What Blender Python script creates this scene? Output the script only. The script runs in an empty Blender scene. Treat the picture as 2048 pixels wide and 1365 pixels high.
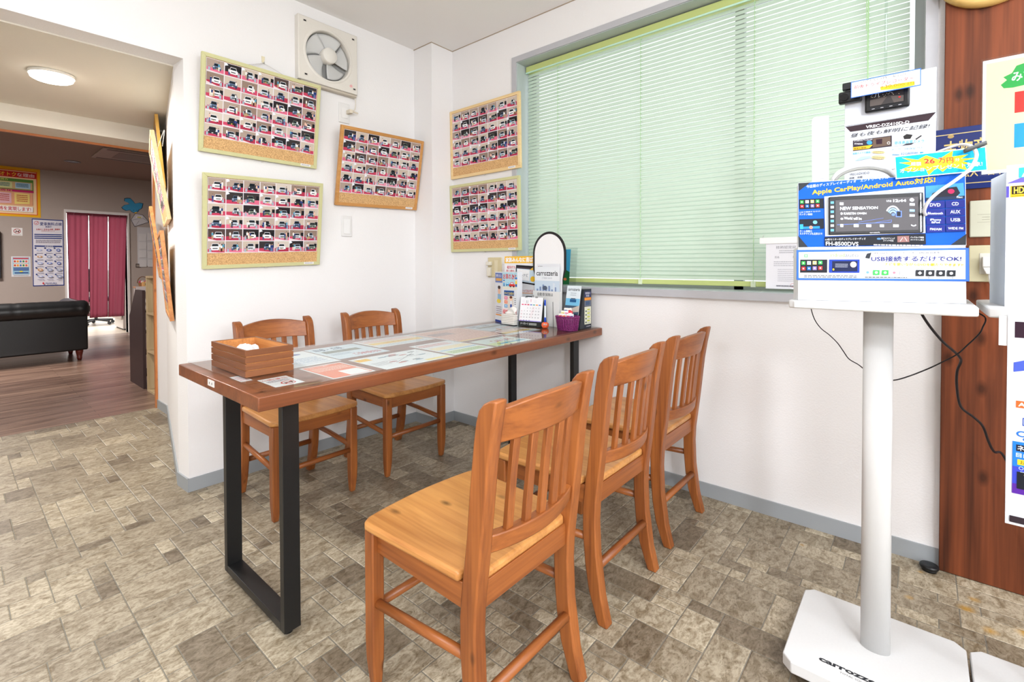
import bpy, bmesh, math, random
from mathutils import Vector, Matrix
R=math.radians
scene=bpy.context.scene
COL=scene.collection

# ------------------------------------------------------------------ camera
def cam_setup():
    yaw,pitch,roll=R(40.8558),R(0.9444),R(-0.1745)
    fwd=Vector((math.cos(yaw)*math.cos(pitch),math.sin(yaw)*math.cos(pitch),-math.sin(pitch)))
    r=Vector((math.sin(yaw),-math.cos(yaw),0)); u=r.cross(fwd)
    r2=r*math.cos(roll)+u*math.sin(roll); u2=u*math.cos(roll)-r*math.sin(roll)
    c=bpy.data.cameras.new('camera'); o=bpy.data.objects.new('camera',c); COL.objects.link(o)
    c.sensor_width=36; c.lens=964.82/2048*36
    c.shift_x=(1024-1007.65)/2048; c.shift_y=(544.61-682.5)/2048
    c.clip_start=0.05; c.clip_end=100
    o.matrix_world=Matrix(((r2.x,u2.x,-fwd.x,0),(r2.y,u2.y,-fwd.y,0),(r2.z,u2.z,-fwd.z,1.06),(0,0,0,1)))
    scene.camera=o
cam_setup()

# ------------------------------------------------------------------ world, lights, exposure
scene.view_settings.view_transform='Standard'; scene.view_settings.look='None'
scene.view_settings.gamma=1.0; scene.view_settings.use_curve_mapping=False
scene.view_settings.exposure=0.48
w=bpy.data.worlds.new('world'); scene.world=w; w.use_nodes=True
bg=w.node_tree.nodes['Background']; bg.inputs[0].default_value=(0.93,0.97,1.0,1); bg.inputs[1].default_value=1.05
def area(name,loc,sx,sy,power,col=(1,1,1),rot=(0,0,0)):
    l=bpy.data.lights.new(name,'AREA'); l.shape='RECTANGLE'; l.size=sx; l.size_y=sy; l.energy=power; l.color=col
    o=bpy.data.objects.new(name,l); COL.objects.link(o); o.location=loc; o.rotation_euler=rot
    return o
LC=(0.93,0.97,1.03)
area('ceiling_panel_light',(-0.7,1.05,2.47),0.30,1.0,25,LC)
area('ceiling_panel_light',(-0.7,-1.7,2.47),1.2,0.5,30,LC)
area('ceiling_panel_light',(1.0,-0.9,2.47),1.2,0.4,15,LC)
def fill_point(loc,power,r=0.16):
    l=bpy.data.lights.new('added_fill_light','POINT'); l.energy=power; l.shadow_soft_size=r; l.color=LC
    o=bpy.data.objects.new('added_fill_light',l); COL.objects.link(o); o.location=loc
fill_point((-1.1,-1.6,1.8),98); fill_point((0.7,-2.2,1.8),44)  # added fill behind the camera, no real lamps; lifts ceiling and upper walls
area('passage_lamp_light',(0.355,3.25,1.965),0.14,0.14,15,(1.0,0.98,0.92))
area('lounge_lamp_light',(-0.4,7.2,2.38),0.8,0.8,100,(1.0,0.94,0.9))
area('office_lamp_light',(1.5,11.5,2.35),1.2,1.2,120,(1.0,1.0,1.0))

# ------------------------------------------------------------------ helpers
_m={}
def nodes(name,rough=0.5,metal=0.0,spec=0.5):
    m=bpy.data.materials.new(name); m.use_nodes=True; nt=m.node_tree
    b=nt.nodes['Principled BSDF']; b.inputs['Roughness'].default_value=rough; b.inputs['Metallic'].default_value=metal
    b.inputs['Specular IOR Level'].default_value=spec
    return m,nt,b
def s2l(c):
    return tuple(((x/255)/12.92 if x/255<=0.04045 else ((x/255+0.055)/1.055)**2.4) for x in c)
def P(rgb,rough=0.55,metal=0.0,spec=0.4):
    """plain coloured procedural material, sRGB 0-255"""
    k=(tuple(rgb),rough,metal,spec)
    if k not in _m:
        m,nt,b=nodes('tone_%d_%d_%d'%tuple(rgb),rough,metal,spec)
        c=s2l(rgb)
        n=nt.nodes.new('ShaderNodeTexNoise'); n.inputs['Scale'].default_value=60
        r=nt.nodes.new('ShaderNodeMixRGB'); r.inputs[1].default_value=(*c,1); r.inputs[2].default_value=(*[x*0.94 for x in c],1)
        nt.links.new(n.outputs[0],r.inputs[0]); nt.links.new(r.outputs[0],b.inputs['Base Color'])
        _m[k]=m
    return _m[k]
def add_bump(nt,b,src,strength,dist=0.002):
    bp=nt.nodes.new('ShaderNodeBump'); bp.inputs['Strength'].default_value=strength; bp.inputs['Distance'].default_value=dist
    nt.links.new(src,bp.inputs['Height']); nt.links.new(bp.outputs[0],b.inputs['Normal'])
def wall_mat(name,rgb,bump=0.25,scale=160):
    m,nt,b=nodes(name,0.9,0,0.2); c=s2l(rgb)
    tc=nt.nodes.new('ShaderNodeTexCoord')
    n=nt.nodes.new('ShaderNodeTexNoise'); n.inputs['Scale'].default_value=scale; n.inputs['Detail'].default_value=3
    n2=nt.nodes.new('ShaderNodeTexNoise'); n2.inputs['Scale'].default_value=1.5
    nt.links.new(tc.outputs['Object'],n.inputs[0]); nt.links.new(tc.outputs['Object'],n2.inputs[0])
    r=nt.nodes.new('ShaderNodeMixRGB'); r.inputs[1].default_value=(*c,1); r.inputs[2].default_value=(*[x*0.96 for x in c],1)
    nt.links.new(n2.outputs[0],r.inputs[0]); nt.links.new(r.outputs[0],b.inputs['Base Color'])
    add_bump(nt,b,n.outputs[0],bump,0.003)
    return m
def wood(name,c1,c2,axis='x',rough=0.4,scale=1.0,knots=True,flat=None,spec=0.5):
    m,nt,b=nodes(name,rough,0,spec)
    tc=nt.nodes.new('ShaderNodeTexCoord'); mp=nt.nodes.new('ShaderNodeMapping')
    s=[26*scale]*3; s['xyz'.index(axis)]=1.9*scale
    mp.inputs['Scale'].default_value=s
    oi=nt.nodes.new('ShaderNodeObjectInfo')
    ad=nt.nodes.new('ShaderNodeVectorMath'); ad.operation='ADD'
    mul=nt.nodes.new('ShaderNodeVectorMath'); mul.operation='SCALE'; mul.inputs['Scale'].default_value=5.0
    cb=nt.nodes.new('ShaderNodeCombineXYZ')
    for i in range(3): nt.links.new(oi.outputs['Random'],cb.inputs[i])
    nt.links.new(cb.outputs[0],mul.inputs[0])
    nt.links.new(tc.outputs['Object'],ad.inputs[0]); nt.links.new(mul.outputs[0],ad.inputs[1])
    nt.links.new(ad.outputs[0],mp.inputs['Vector'])
    n=nt.nodes.new('ShaderNodeTexNoise'); n.inputs['Scale'].default_value=1.0; n.inputs['Detail'].default_value=6; n.inputs['Distortion'].default_value=0.6
    nt.links.new(mp.outputs[0],n.inputs[0])
    mp3=nt.nodes.new('ShaderNodeMapping'); s3=[150*scale]*3; s3['xyz'.index(axis)]=3.2*scale; mp3.inputs['Scale'].default_value=s3
    nt.links.new(ad.outputs[0],mp3.inputs['Vector'])
    wv=nt.nodes.new('ShaderNodeTexNoise'); wv.inputs['Scale'].default_value=1.0; wv.inputs['Detail'].default_value=2; nt.links.new(mp3.outputs[0],wv.inputs[0])
    a=nt.nodes.new('ShaderNodeMath'); a.operation='MULTIPLY_ADD'; a.inputs[1].default_value=0.5
    nt.links.new(wv.outputs['Fac'],a.inputs[0]); nt.links.new(n.outputs[0],a.inputs[2])
    cr=nt.nodes.new('ShaderNodeValToRGB'); e=cr.color_ramp.elements
    e[0].position=0.42; e[0].color=(*s2l(c2),1); e[1].position=0.92; e[1].color=(*s2l(c1),1)
    nt.links.new(a.outputs[0],cr.inputs[0]); out=cr.outputs[0]
    if knots:
        v=nt.nodes.new('ShaderNodeTexVoronoi'); v.inputs['Scale'].default_value=1.0; v.inputs['Randomness'].default_value=1.0
        mp2=nt.nodes.new('ShaderNodeMapping'); s2=[13*scale]*3; s2['xyz'.index(axis)]=6.5*scale; mp2.inputs['Scale'].default_value=s2
        nt.links.new(ad.outputs[0],mp2.inputs['Vector']); 
        if flat is not None:
            v.voronoi_dimensions='2D'; sx=nt.nodes.new('ShaderNodeSeparateXYZ'); cx=nt.nodes.new('ShaderNodeCombineXYZ'); rest=[i for i in range(3) if i!=flat]
            nt.links.new(mp2.outputs[0],sx.inputs[0]); nt.links.new(sx.outputs[rest[0]],cx.inputs[0]); nt.links.new(sx.outputs[rest[1]],cx.inputs[1]); nt.links.new(cx.outputs[0],v.inputs[0])
        else: nt.links.new(mp2.outputs[0],v.inputs[0])
        k=nt.nodes.new('ShaderNodeValToRGB'); k.color_ramp.elements[0].position=0.035; k.color_ramp.elements[1].position=0.13
        k.color_ramp.elements[0].color=(0.35,0.35,0.35,1); k.color_ramp.elements[1].color=(1,1,1,1)
        nt.links.new(v.outputs['Distance'],k.inputs[0])
        mx=nt.nodes.new('ShaderNodeMixRGB'); mx.blend_type='MULTIPLY'; mx.inputs[0].default_value=1
        nt.links.new(out,mx.inputs[1]); nt.links.new(k.outputs[0],mx.inputs[2]); out=mx.outputs[0]
    nt.links.new(out,b.inputs['Base Color'])
    add_bump(nt,b,n.outputs[0],0.08,0.001)
    return m
def glass_mat(name,tint=(1,1,1),ior=1.45,rough=0.0,glossmul=1.0):
    m=bpy.data.materials.new(name); m.use_nodes=True; nt=m.node_tree; nt.nodes.clear()
    o=nt.nodes.new('ShaderNodeOutputMaterial'); mx=nt.nodes.new('ShaderNodeMixShader')
    t=nt.nodes.new('ShaderNodeBsdfTransparent'); t.inputs[0].default_value=(*tint,1)
    g=nt.nodes.new('ShaderNodeBsdfGlossy'); g.inputs['Roughness'].default_value=rough
    f=nt.nodes.new('ShaderNodeFresnel'); f.inputs[0].default_value=ior
    ge=nt.nodes.new('ShaderNodeNewGeometry'); iv=nt.nodes.new('ShaderNodeMath'); iv.operation='SUBTRACT'; iv.inputs[0].default_value=1.0
    ml=nt.nodes.new('ShaderNodeMath'); ml.operation='MULTIPLY'; nt.links.new(ge.outputs['Backfacing'],iv.inputs[1]); nt.links.new(iv.outputs[0],ml.inputs[0]); nt.links.new(f.outputs[0],ml.inputs[1])
    nt.links.new(ml.outputs[0],mx.inputs[0]); nt.links.new(t.outputs[0],mx.inputs[1]); nt.links.new(g.outputs[0],mx.inputs[2]); nt.links.new(mx.outputs[0],o.inputs[0])
    return m
def translucent(name,rgb,fac,rough=0.6,rgb2=None):
    m=bpy.data.materials.new(name); m.use_nodes=True; nt=m.node_tree; nt.nodes.clear()
    o=nt.nodes.new('ShaderNodeOutputMaterial'); mx=nt.nodes.new('ShaderNodeMixShader'); mx.inputs[0].default_value=fac
    c=s2l(rgb); c2=s2l(rgb2 or rgb)
    d=nt.nodes.new('ShaderNodeBsdfPrincipled'); d.inputs['Base Color'].default_value=(*c,1); d.inputs['Roughness'].default_value=rough
    t=nt.nodes.new('ShaderNodeBsdfTranslucent'); t.inputs[0].default_value=(*c2,1)
    nt.links.new(d.outputs[0],mx.inputs[1]); nt.links.new(t.outputs[0],mx.inputs[2]); nt.links.new(mx.outputs[0],o.inputs[0])
    return m
def emis(name,rgb,st):
    m,nt,b=nodes(name,0.6); b.inputs['Base Color'].default_value=(*s2l(rgb),1)
    b.inputs['Emission Color'].default_value=(*s2l(rgb),1); b.inputs['Emission Strength'].default_value=st
    return m

def obj(name,bm,mat=None,parent=None,smooth=False,bevel=0,seg=2,M=None):
    me=bpy.data.meshes.new(name); bmesh.ops.recalc_face_normals(bm,faces=bm.faces); bm.to_mesh(me); bm.free()
    o=bpy.data.objects.new(name,me); COL.objects.link(o)
    if mat is not None:
        for x in (mat if isinstance(mat,(list,tuple)) else [mat]): me.materials.append(x)
    if smooth:
        for p in me.polygons: p.use_smooth=True
    if parent is not None: o.parent=parent
    if M is not None: o.matrix_local=M
    if bevel:
        b=o.modifiers.new('bevel','BEVEL'); b.width=bevel; b.segments=seg; b.limit_method='ANGLE'; b.angle_limit=R(40)
        for p in me.polygons: p.use_smooth=True
        try:
            me.set_sharp_from_angle(angle=R(40))
        except Exception: pass
    return o
def tag(o,label,cat,group=None,kind=None):
    o['label']=label; o['category']=cat
    if group: o['group']=group
    if kind: o['kind']=kind
    return o
def thing(name,label,cat,loc=(0,0,0),rz=0,group=None,M=None):
    o=bpy.data.objects.new(name,None); COL.objects.link(o); o.empty_display_size=0.05
    o.location=loc; o.rotation_euler=(0,0,rz)
    if M is not None: o.matrix_world=M
    return tag(o,label,cat,group)
def struct(name,bm,mat,**k):
    o=obj(name,bm,mat,**k)
    if k.get('parent') is None: o['kind']='structure'
    return o
def dup(root,label=None,loc=None,rz=None):
    r=root.copy(); COL.objects.link(r)
    if label: r['label']=label
    if loc is not None: r.location=loc
    if rz is not None: r.rotation_euler=(0,0,rz)
    for ch in list(root.children):
        c=ch.copy(); COL.objects.link(c); c.parent=r
        for g in ch.children:
            d=g.copy(); COL.objects.link(d); d.parent=c
    return r
def box(bm,x0,y0,z0,x1,y1,z1,mi=0):
    v=[bm.verts.new((x,y,z)) for x in (x0,x1) for y in (y0,y1) for z in (z0,z1)]
    fs=[(0,1,3,2),(4,6,7,5),(0,4,5,1),(2,3,7,6),(0,2,6,4),(1,5,7,3)]
    for f in fs:
        q=bm.faces.new([v[i] for i in f]); q.material_index=mi
def bx(*a,mi=0):
    bm=bmesh.new(); box(bm,*a,mi=mi); return bm
def prism(bm,pts,axis,a,b,mi=0):
    """extrude 2D polygon pts along axis from a to b"""
    def mk(p,t):
        if axis=='z': return (p[0],p[1],t)
        if axis=='x': return (t,p[0],p[1])
        return (p[0],t,p[1])
    A=[bm.verts.new(mk(p,a)) for p in pts]; B=[bm.verts.new(mk(p,b)) for p in pts]; n=len(pts)
    f=[bm.faces.new(A),bm.faces.new(B)]
    for i in range(n): f.append(bm.faces.new((A[i],A[(i+1)%n],B[(i+1)%n],B[i])))
    for q in f: q.material_index=mi
def pr(pts,axis,a,b,mi=0):
    bm=bmesh.new(); prism(bm,pts,axis,a,b,mi); return bm
def tube(bm,pts,r,n=8,cap=True,mi=0,radii=None):
    pts=[Vector(p) for p in pts]; rings=[]
    up=Vector((0,0,1))
    for i,p in enumerate(pts):
        d=(pts[min(i+1,len(pts)-1)]-pts[max(i-1,0)]).normalized()
        a=d.cross(up)
        if a.length<0.05: a=d.cross(Vector((1,0,0)))
        a.normalize(); b=d.cross(a).normalized(); rr=radii[i] if radii else r
        rings.append([bm.verts.new(p+a*rr*math.cos(2*math.pi*k/n)+b*rr*math.sin(2*math.pi*k/n)) for k in range(n)])
    for i in range(len(rings)-1):
        for k in range(n):
            q=bm.faces.new((rings[i][k],rings[i][(k+1)%n],rings[i+1][(k+1)%n],rings[i+1][k])); q.material_index=mi
    if cap:
        for rg in (rings[0],rings[-1]):
            q=bm.faces.new(rg); q.material_index=mi
def lathe(bm,prof,c=(0,0,0),n=24,axis='z',mi=0,sx=1,sy=1,cap=True):
    rings=[]
    for r,z in prof:
        rg=[]
        for k in range(n):
            a=2*math.pi*k/n; x=r*math.cos(a)*sx; y=r*math.sin(a)*sy
            p=(x,y,z) if axis=='z' else ((z,x,y) if axis=='x' else (x,z,y))
            rg.append(bm.verts.new((c[0]+p[0],c[1]+p[1],c[2]+p[2])))
        rings.append(rg)
    for i in range(len(rings)-1):
        for k in range(n):
            q=bm.faces.new((rings[i][k],rings[i][(k+1)%n],rings[i+1][(k+1)%n],rings[i+1][k])); q.material_index=mi
    if cap:
        for rg in (rings[0],rings[-1]):
            q=bm.faces.new(rg); q.material_index=mi
def smooth_curve(pts,k=6):
    pts=[Vector(p) for p in pts]; out=[]
    for i in range(len(pts)-1):
        p0=pts[max(i-1,0)];p1=pts[i];p2=pts[i+1];p3=pts[min(i+2,len(pts)-1)]
        for j in range(k):
            t=j/k
            out.append(0.5*((2*p1)+(p2-p0)*t+(2*p0-5*p1+4*p2-p3)*t*t+(3*p1-p0-3*p2+p3)*t**3))
    out.append(pts[-1]); return out
def frame(o,u,v):
    """matrix whose local x=u, y=v, z=u x v at o"""
    u=Vector(u).normalized(); v=Vector(v); n=u.cross(v).normalized(); v=n.cross(u)
    return Matrix(((u.x,v.x,n.x,o[0]),(u.y,v.y,n.y,o[1]),(u.z,v.z,n.z,o[2]),(0,0,0,1)))
def bil(TL,TR,BR,BL,W,H):
    """artwork coordinates of a sign -> metres on its face"""
    def f(x,y):
        s=t=0.5
        for _ in range(12):
            px=(TL[0]*(1-s)+TR[0]*s)*(1-t)+(BL[0]*(1-s)+BR[0]*s)*t
            py=(TL[1]*(1-s)+TR[1]*s)*(1-t)+(BL[1]*(1-s)+BR[1]*s)*t
            dsx=(TR[0]-TL[0])*(1-t)+(BR[0]-BL[0])*t; dsy=(TR[1]-TL[1])*(1-t)+(BR[1]-BL[1])*t
            dtx=(BL[0]-TL[0])*(1-s)+(BR[0]-TR[0])*s; dty=(BL[1]-TL[1])*(1-s)+(BR[1]-TR[1])*s
            ex,ey=x-px,y-py; det=dsx*dty-dsy*dtx
            s+=(ex*dty-ey*dtx)/det; t+=(dsx*ey-dsy*ex)/det
        return s*W,(1-t)*H
    return f
_tx={}
def text_geo(s,bold):
    k=(s,bold)
    if k not in _tx:
        f=bpy.data.curves.new('lettering','FONT'); f.body=s; f.offset=bold; f.resolution_u=2
        o=bpy.data.objects.new('lettering',f); COL.objects.link(o); bpy.context.view_layer.update()
        me=bpy.data.meshes.new_from_object(o.evaluated_get(bpy.context.evaluated_depsgraph_get()))
        vs=[(v.co.x,v.co.y) for v in me.vertices]; ps=[tuple(p.vertices) for p in me.polygons]
        bpy.data.objects.remove(o); bpy.data.curves.remove(f); bpy.data.meshes.remove(me)
        _tx[k]=(vs,ps)
    return _tx[k]
class Art:
    """flat printed artwork collected as one mesh with many inks"""
    def __init__(s,map=None,z0=0.0004,dz=0.00005,rough=0.5):
        s.bm=bmesh.new(); s.mats=[]; s.z=z0; s.dz=dz; s.map=map or (lambda x,y:(x,y)); s.rough=rough
    def mi(s,c):
        m=c if isinstance(c,bpy.types.Material) else P(c,s.rough,0.0,0.15)
        if m not in s.mats: s.mats.append(m)
        return s.mats.index(m)
    def _f(s,pts,c):
        try:
            f=s.bm.faces.new([s.bm.verts.new((a,b,s.z)) for a,b in pts]); f.material_index=s.mi(c)
        except ValueError: pass
    def poly(s,pts,c):
        s.z+=s.dz; s._f([s.map(*p) for p in pts],c)
    def rect(s,x0,y0,x1,y1,c): s.poly([(x0,y0),(x1,y0),(x1,y1),(x0,y1)],c)
    def ell(s,cx,cy,rx,ry,c,n=20):
        s.poly([(cx+rx*math.cos(2*math.pi*k/n),cy+ry*math.sin(2*math.pi*k/n)) for k in range(n)],c)
    def ring(s,cx,cy,rx,ry,w,c,n=24,a0=0,a1=360):
        s.z+=s.dz; k1=n
        for k in range(n):
            a=R(a0+(a1-a0)*k/n); b=R(a0+(a1-a0)*(k+1)/n)
            s._f([s.map(cx+(rx-w*q)*math.cos(t),cy+(ry-w*q)*math.sin(t)) for t,q in ((a,0),(b,0),(b,1),(a,1))],c)
    def line(s,x0,y0,x1,y1,w,c):
        dx,dy=x1-x0,y1-y0; L=math.hypot(dx,dy) or 1; nx,ny=-dy/L*w/2,dx/L*w/2
        s.poly([(x0+nx,y0+ny),(x1+nx,y1+ny),(x1-nx,y1-ny),(x0-nx,y0-ny)],c)
    def text(s,t,x0,y0,x1,y1,c,bold=0.0,y2=None,y3=None,shear=0.0):
        """fit text into the artwork box (x0,y0)=lower left,(x1,y1)=upper right; y2 lower right, y3 upper left for slanting boxes"""
        if y2 is None: y2=y0
        if y3 is None: y3=y1
        if bold>0 and any(ord(ch)>0x2000 for ch in t):
            # heavy strokes for kanji and kana: several slightly shifted impressions
            hh=abs(y1-y2)*bold*0.75; k=8 if bold>0.03 else 4; z0=s.z
            for q in range(k):
                a_=2*math.pi*(q+.5)/k; dx,dy=hh*math.cos(a_),hh*math.sin(a_)
                s.z=z0+q*s.dz*0.4; s.text(t,x0+dx,y0+dy,x1+dx,y1+dy,c,0.0,y2+dy,y3+dy,shear)
            s.z=z0+s.dz*(0.4*k+1); return
        vs,ps=text_geo(t,bold)
        if not vs: return
        a0=min(v[0] for v in vs);a1=max(v[0] for v in vs);b0=min(v[1] for v in vs);b1=max(v[1] for v in vs)
        s.z+=s.dz; mi=s.mi(c)
        bv=[]
        for x,y in vs:
            p=(x-a0)/((a1-a0) or 1); q=(y-b0)/((b1-b0) or 1)
            X=x0+(x1-x0)*p+shear*q; Y=(y0*(1-p)+y2*p)*(1-q)+(y3*(1-p)+y1*p)*q
            a,b=s.map(X,Y); bv.append(s.bm.verts.new((a,b,s.z)))
        for f in ps:
            try:
                q=s.bm.faces.new([bv[i] for i in f]); q.material_index=mi
            except ValueError: pass
    def lines(s,x0,y0,x1,n,dy,c,w=0.3):
        """rows of print too fine to read"""
        rnd=random.Random(int(abs(x0*31+y0*17))%9999)
        for i in range(n):
            x=x0; y=y0+dy*i
            s.z+=s.dz
            while x<x1-(x1-x0)*0.02:
                L=(x1-x0)*rnd.uniform(0.03,0.09); 
                s._f([s.map(*p) for p in [(x,y),(min(x+L,x1),y),(min(x+L,x1),y+dy*w),(x,y+dy*w)]],c)
                x+=L+(x1-x0)*0.015
    def build(s,name,parent=None,M=None):
        me=bpy.data.meshes.new(name); s.bm.to_mesh(me); s.bm.free()
        for m in s.mats: me.materials.append(m)
        o=bpy.data.objects.new(name,me); COL.objects.link(o)
        if parent is not None: o.parent=parent
        if M is not None: o.matrix_local=M
        return o
# ------------------------------------------------------------------ setting
M_wall=wall_mat('wallpaper_white',(240,238,237))
M_ceil=wall_mat('ceiling_paper',(246,244,242),0.12)
M_taupe=wall_mat('wallpaper_taupe',(176,164,156))
M_lceil=wall_mat('lounge_ceiling_paper',(150,132,122),0.1)
M_pass=wall_mat('passage_ceiling_paper',(226,220,206),0.1)
M_base=P((160,165,168),0.5)
M_alu=P((186,186,190),0.45,0.0,0.5)
M_black=P((22,22,23),0.45)
M_white=P((236,236,236),0.4)
M_steel=P((200,200,198),0.3,0.9)

ZC=2.494; YA=2.578; XB=2.2515
struct('wall_left',pr([(0.728,YA),(XB+0.3,YA),(XB+0.3,4.298),(1.017,4.298),(1.017,4.04),(0.721,2.70)],'z',0,ZC+0.1),M_wall)
struct('wall_lintel',bx(-1.6,YA,2.012,0.728,2.70,ZC+0.1),M_wall)
struct('wall_left_far',bx(-2.7,YA,0,-1.6,4.298,ZC+0.1),M_wall)
struct('wall_corner_column',bx(2.068,2.40,0,XB+0.01,YA+0.01,ZC+0.05),M_wall)
# window wall with the opening cut out
bm=bmesh.new()
wy0,wy1,wz0,wz1=-0.005,1.840,0.936,2.267
box(bm,XB,-3.3,0,XB+0.22,wy0,ZC+0.1); box(bm,XB,wy1,0,XB+0.22,YA+0.05,ZC+0.1)
box(bm,XB,wy0,0,XB+0.22,wy1,wz0); box(bm,XB,wy0,wz1,XB+0.22,wy1,ZC+0.1)
struct('wall_right',bm,M_wall)
struct('wall_back',bx(-2.8,-3.4,0,XB+0.22,-3.3,ZC+0.1),M_wall)
struct('wall_side',bx(-2.8,-3.3,0,-2.7,YA,ZC+0.1),M_wall)
struct('ceiling',bx(-2.8,-3.4,ZC,XB+0.22,YA+0.0,ZC+0.1),M_ceil)
struct('ceiling_passage',bx(-1.6,2.70,2.006,1.3,4.04,2.1),M_pass)
struct('wall_beam',bx(-1.6,4.04,1.902,1.017,4.298,2.5),M_pass)
# thin dark ceiling moulding along the window wall and column
bm=bmesh.new()
box(bm,XB-0.004,-3.3,ZC-0.004,XB,2.40,ZC); box(bm,2.064,2.396,ZC-0.004,XB,2.40,ZC); box(bm,2.064,2.40,ZC-0.004,2.068,YA,ZC)
struct('trim_1',bm,P((176,160,140),0.6))
# floor: vinyl sheet printed and embossed as random stone blocks
def tile_floor():
    rnd=random.Random(5)
    U=0.0488; X0,Y0=0.161,1.855
    ix0=int(math.floor((-2.7-X0)/U)); ix1=int(math.ceil((XB-X0)/U)); iy0=int(math.floor((-3.3-Y0)/U)); iy1=int(math.floor((4.305-Y0)/U))
    used=set(); bm=bmesh.new(); lay=bm.loops.layers.float_color.new('tone')
    sizes=[(4,4),(4,3),(3,4),(4,2),(2,4),(3,3),(3,2),(2,3),(2,2),(2,1),(1,2),(1,1)]
    wts=[8,7,5,7,6,3,8,6,9,5,5,1.5]
    for iy in range(iy0,iy1):
        for ix in range(ix0,ix1):
            if (ix,iy) in used: continue
            opts=[];ws=[]
            for (a,b),q in zip(sizes,wts):
                if ix+a<=ix1 and iy+b<=iy1 and all((ix+i,iy+j) not in used for i in range(a) for j in range(b)): opts.append((a,b)); ws.append(q)
            a,b=rnd.choices(opts,ws)[0]
            for i in range(a):
                for j in range(b): used.add((ix+i,iy+j))
            g=0.0012; x0=X0+ix*U+g; y0=Y0+iy*U+g; x1=X0+(ix+a)*U-g; y1=Y0+(iy+b)*U-g
            if x0>0.95 and 2.65<y0<2.70+(x0-0.95)*4.53: continue
            t=rnd.choice([0.0,0.2,0.35,0.45,0.55,0.65,0.75,0.9,1.0]); 
            if a*b>=12: t=0.3+0.4*rnd.random()
            h=0.0; g2=0.0022
            vo=[bm.verts.new((x,y,h-0.0012)) for x,y in ((x0,y0),(x1,y0),(x1,y1),(x0,y1))]
            vi=[bm.verts.new((x,y,h)) for x,y in ((x0+g2,y0+g2),(x1-g2,y0+g2),(x1-g2,y1-g2),(x0+g2,y1-g2))]
            fs=[bm.faces.new(vi)]+[bm.faces.new((vo[k],vo[(k+1)%4],vi[(k+1)%4],vi[k])) for k in range(4)]
            rr=rnd.random()
            for f in fs:
                f.material_index=0
                for l in f.loops: l[lay]=(t,rr,0,1)
    box(bm,-2.7,-3.3,-0.05,XB+0.05,4.302,-0.0012,mi=1)
    m,nt,b=nodes('stone_print_vinyl',0.42,0,0.45)
    at=nt.nodes.new('ShaderNodeAttribute'); at.attribute_name='tone'
    sp=nt.nodes.new('ShaderNodeSeparateColor'); nt.links.new(at.outputs['Color'],sp.inputs[0])
    tc=nt.nodes.new('ShaderNodeTexCoord')
    sc=nt.nodes.new('ShaderNodeVectorMath'); sc.operation='SCALE'; sc.inputs['Scale'].default_value=9
    cb=nt.nodes.new('ShaderNodeCombineXYZ'); nt.links.new(sp.outputs[1],cb.inputs[0]); nt.links.new(sp.outputs[1],cb.inputs[2]); nt.links.new(cb.outputs[0],sc.inputs[0])
    ad=nt.nodes.new('ShaderNodeVectorMath'); ad.operation='ADD'; nt.links.new(tc.outputs['Object'],ad.inputs[0]); nt.links.new(sc.outputs[0],ad.inputs[1])
    mp=nt.nodes.new('ShaderNodeMapping'); mp.inputs['Scale'].default_value=(1,1.7,1); nt.links.new(ad.outputs[0],mp.inputs[0])
    n=nt.nodes.new('ShaderNodeTexNoise'); n.inputs['Scale'].default_value=26; n.inputs['Detail'].default_value=9; n.inputs['Roughness'].default_value=0.68; n.inputs['Distortion'].default_value=0.9
    nt.links.new(mp.outputs[0],n.inputs[0])
    n2=nt.nodes.new('ShaderNodeTexNoise'); n2.inputs['Scale'].default_value=110; n2.inputs['Detail'].default_value=4; nt.links.new(mp.outputs[0],n2.inputs[0])
    base=nt.nodes.new('ShaderNodeValToRGB'); e=base.color_ramp.elements
    e[0].color=(*s2l((136,123,104)),1); e[1].color=(*s2l((200,188,164)),1); nt.links.new(sp.outputs[0],base.inputs[0])
    r=nt.nodes.new('ShaderNodeValToRGB'); r.color_ramp.elements[0].position=0.36; r.color_ramp.elements[1].position=0.6
    r.color_ramp.elements[0].color=(*s2l((178,168,152)),1); r.color_ramp.elements[1].color=(1,1,1,1); nt.links.new(n.outputs[0],r.inputs[0])
    mx=nt.nodes.new('ShaderNodeMixRGB'); mx.blend_type='MULTIPLY'; mx.inputs[0].default_value=1; nt.links.new(base.outputs[0],mx.inputs[1]); nt.links.new(r.outputs[0],mx.inputs[2])
    r2=nt.nodes.new('ShaderNodeValToRGB'); r2.color_ramp.elements[0].position=0.38; r2.color_ramp.elements[1].position=0.47
    r2.color_ramp.elements[0].color=(0.55,0.5,0.44,1); r2.color_ramp.elements[1].color=(1,1,1,1); nt.links.new(n2.outputs[0],r2.inputs[0])
    mx2=nt.nodes.new('ShaderNodeMixRGB'); mx2.blend_type='MULTIPLY'; mx2.inputs[0].default_value=0.6; nt.links.new(mx.outputs[0],mx2.inputs[1]); nt.links.new(r2.outputs[0],mx2.inputs[2])
    # spilled yellow-brown stains near the display stands
    out=mx2.outputs[0]
    for (sx,sy,sr) in ((2.02,0.085,0.022),(2.17,-0.005,0.013),(2.03,-0.115,0.026),(1.95,-0.16,0.024),(2.10,-0.135,0.02),(2.0,-0.235,0.03),(1.98,0.02,0.018),(2.09,0.33,0.014)):
        vm=nt.nodes.new('ShaderNodeVectorMath'); vm.operation='DISTANCE'; vm.inputs[1].default_value=(sx,sy,0); nt.links.new(tc.outputs['Object'],vm.inputs[0])
        nn=nt.nodes.new('ShaderNodeMath'); nn.operation='MULTIPLY_ADD'; nn.inputs[1].default_value=0.02; nt.links.new(n.outputs[0],nn.inputs[0]); nt.links.new(vm.outputs['Value'],nn.inputs[2])
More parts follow.
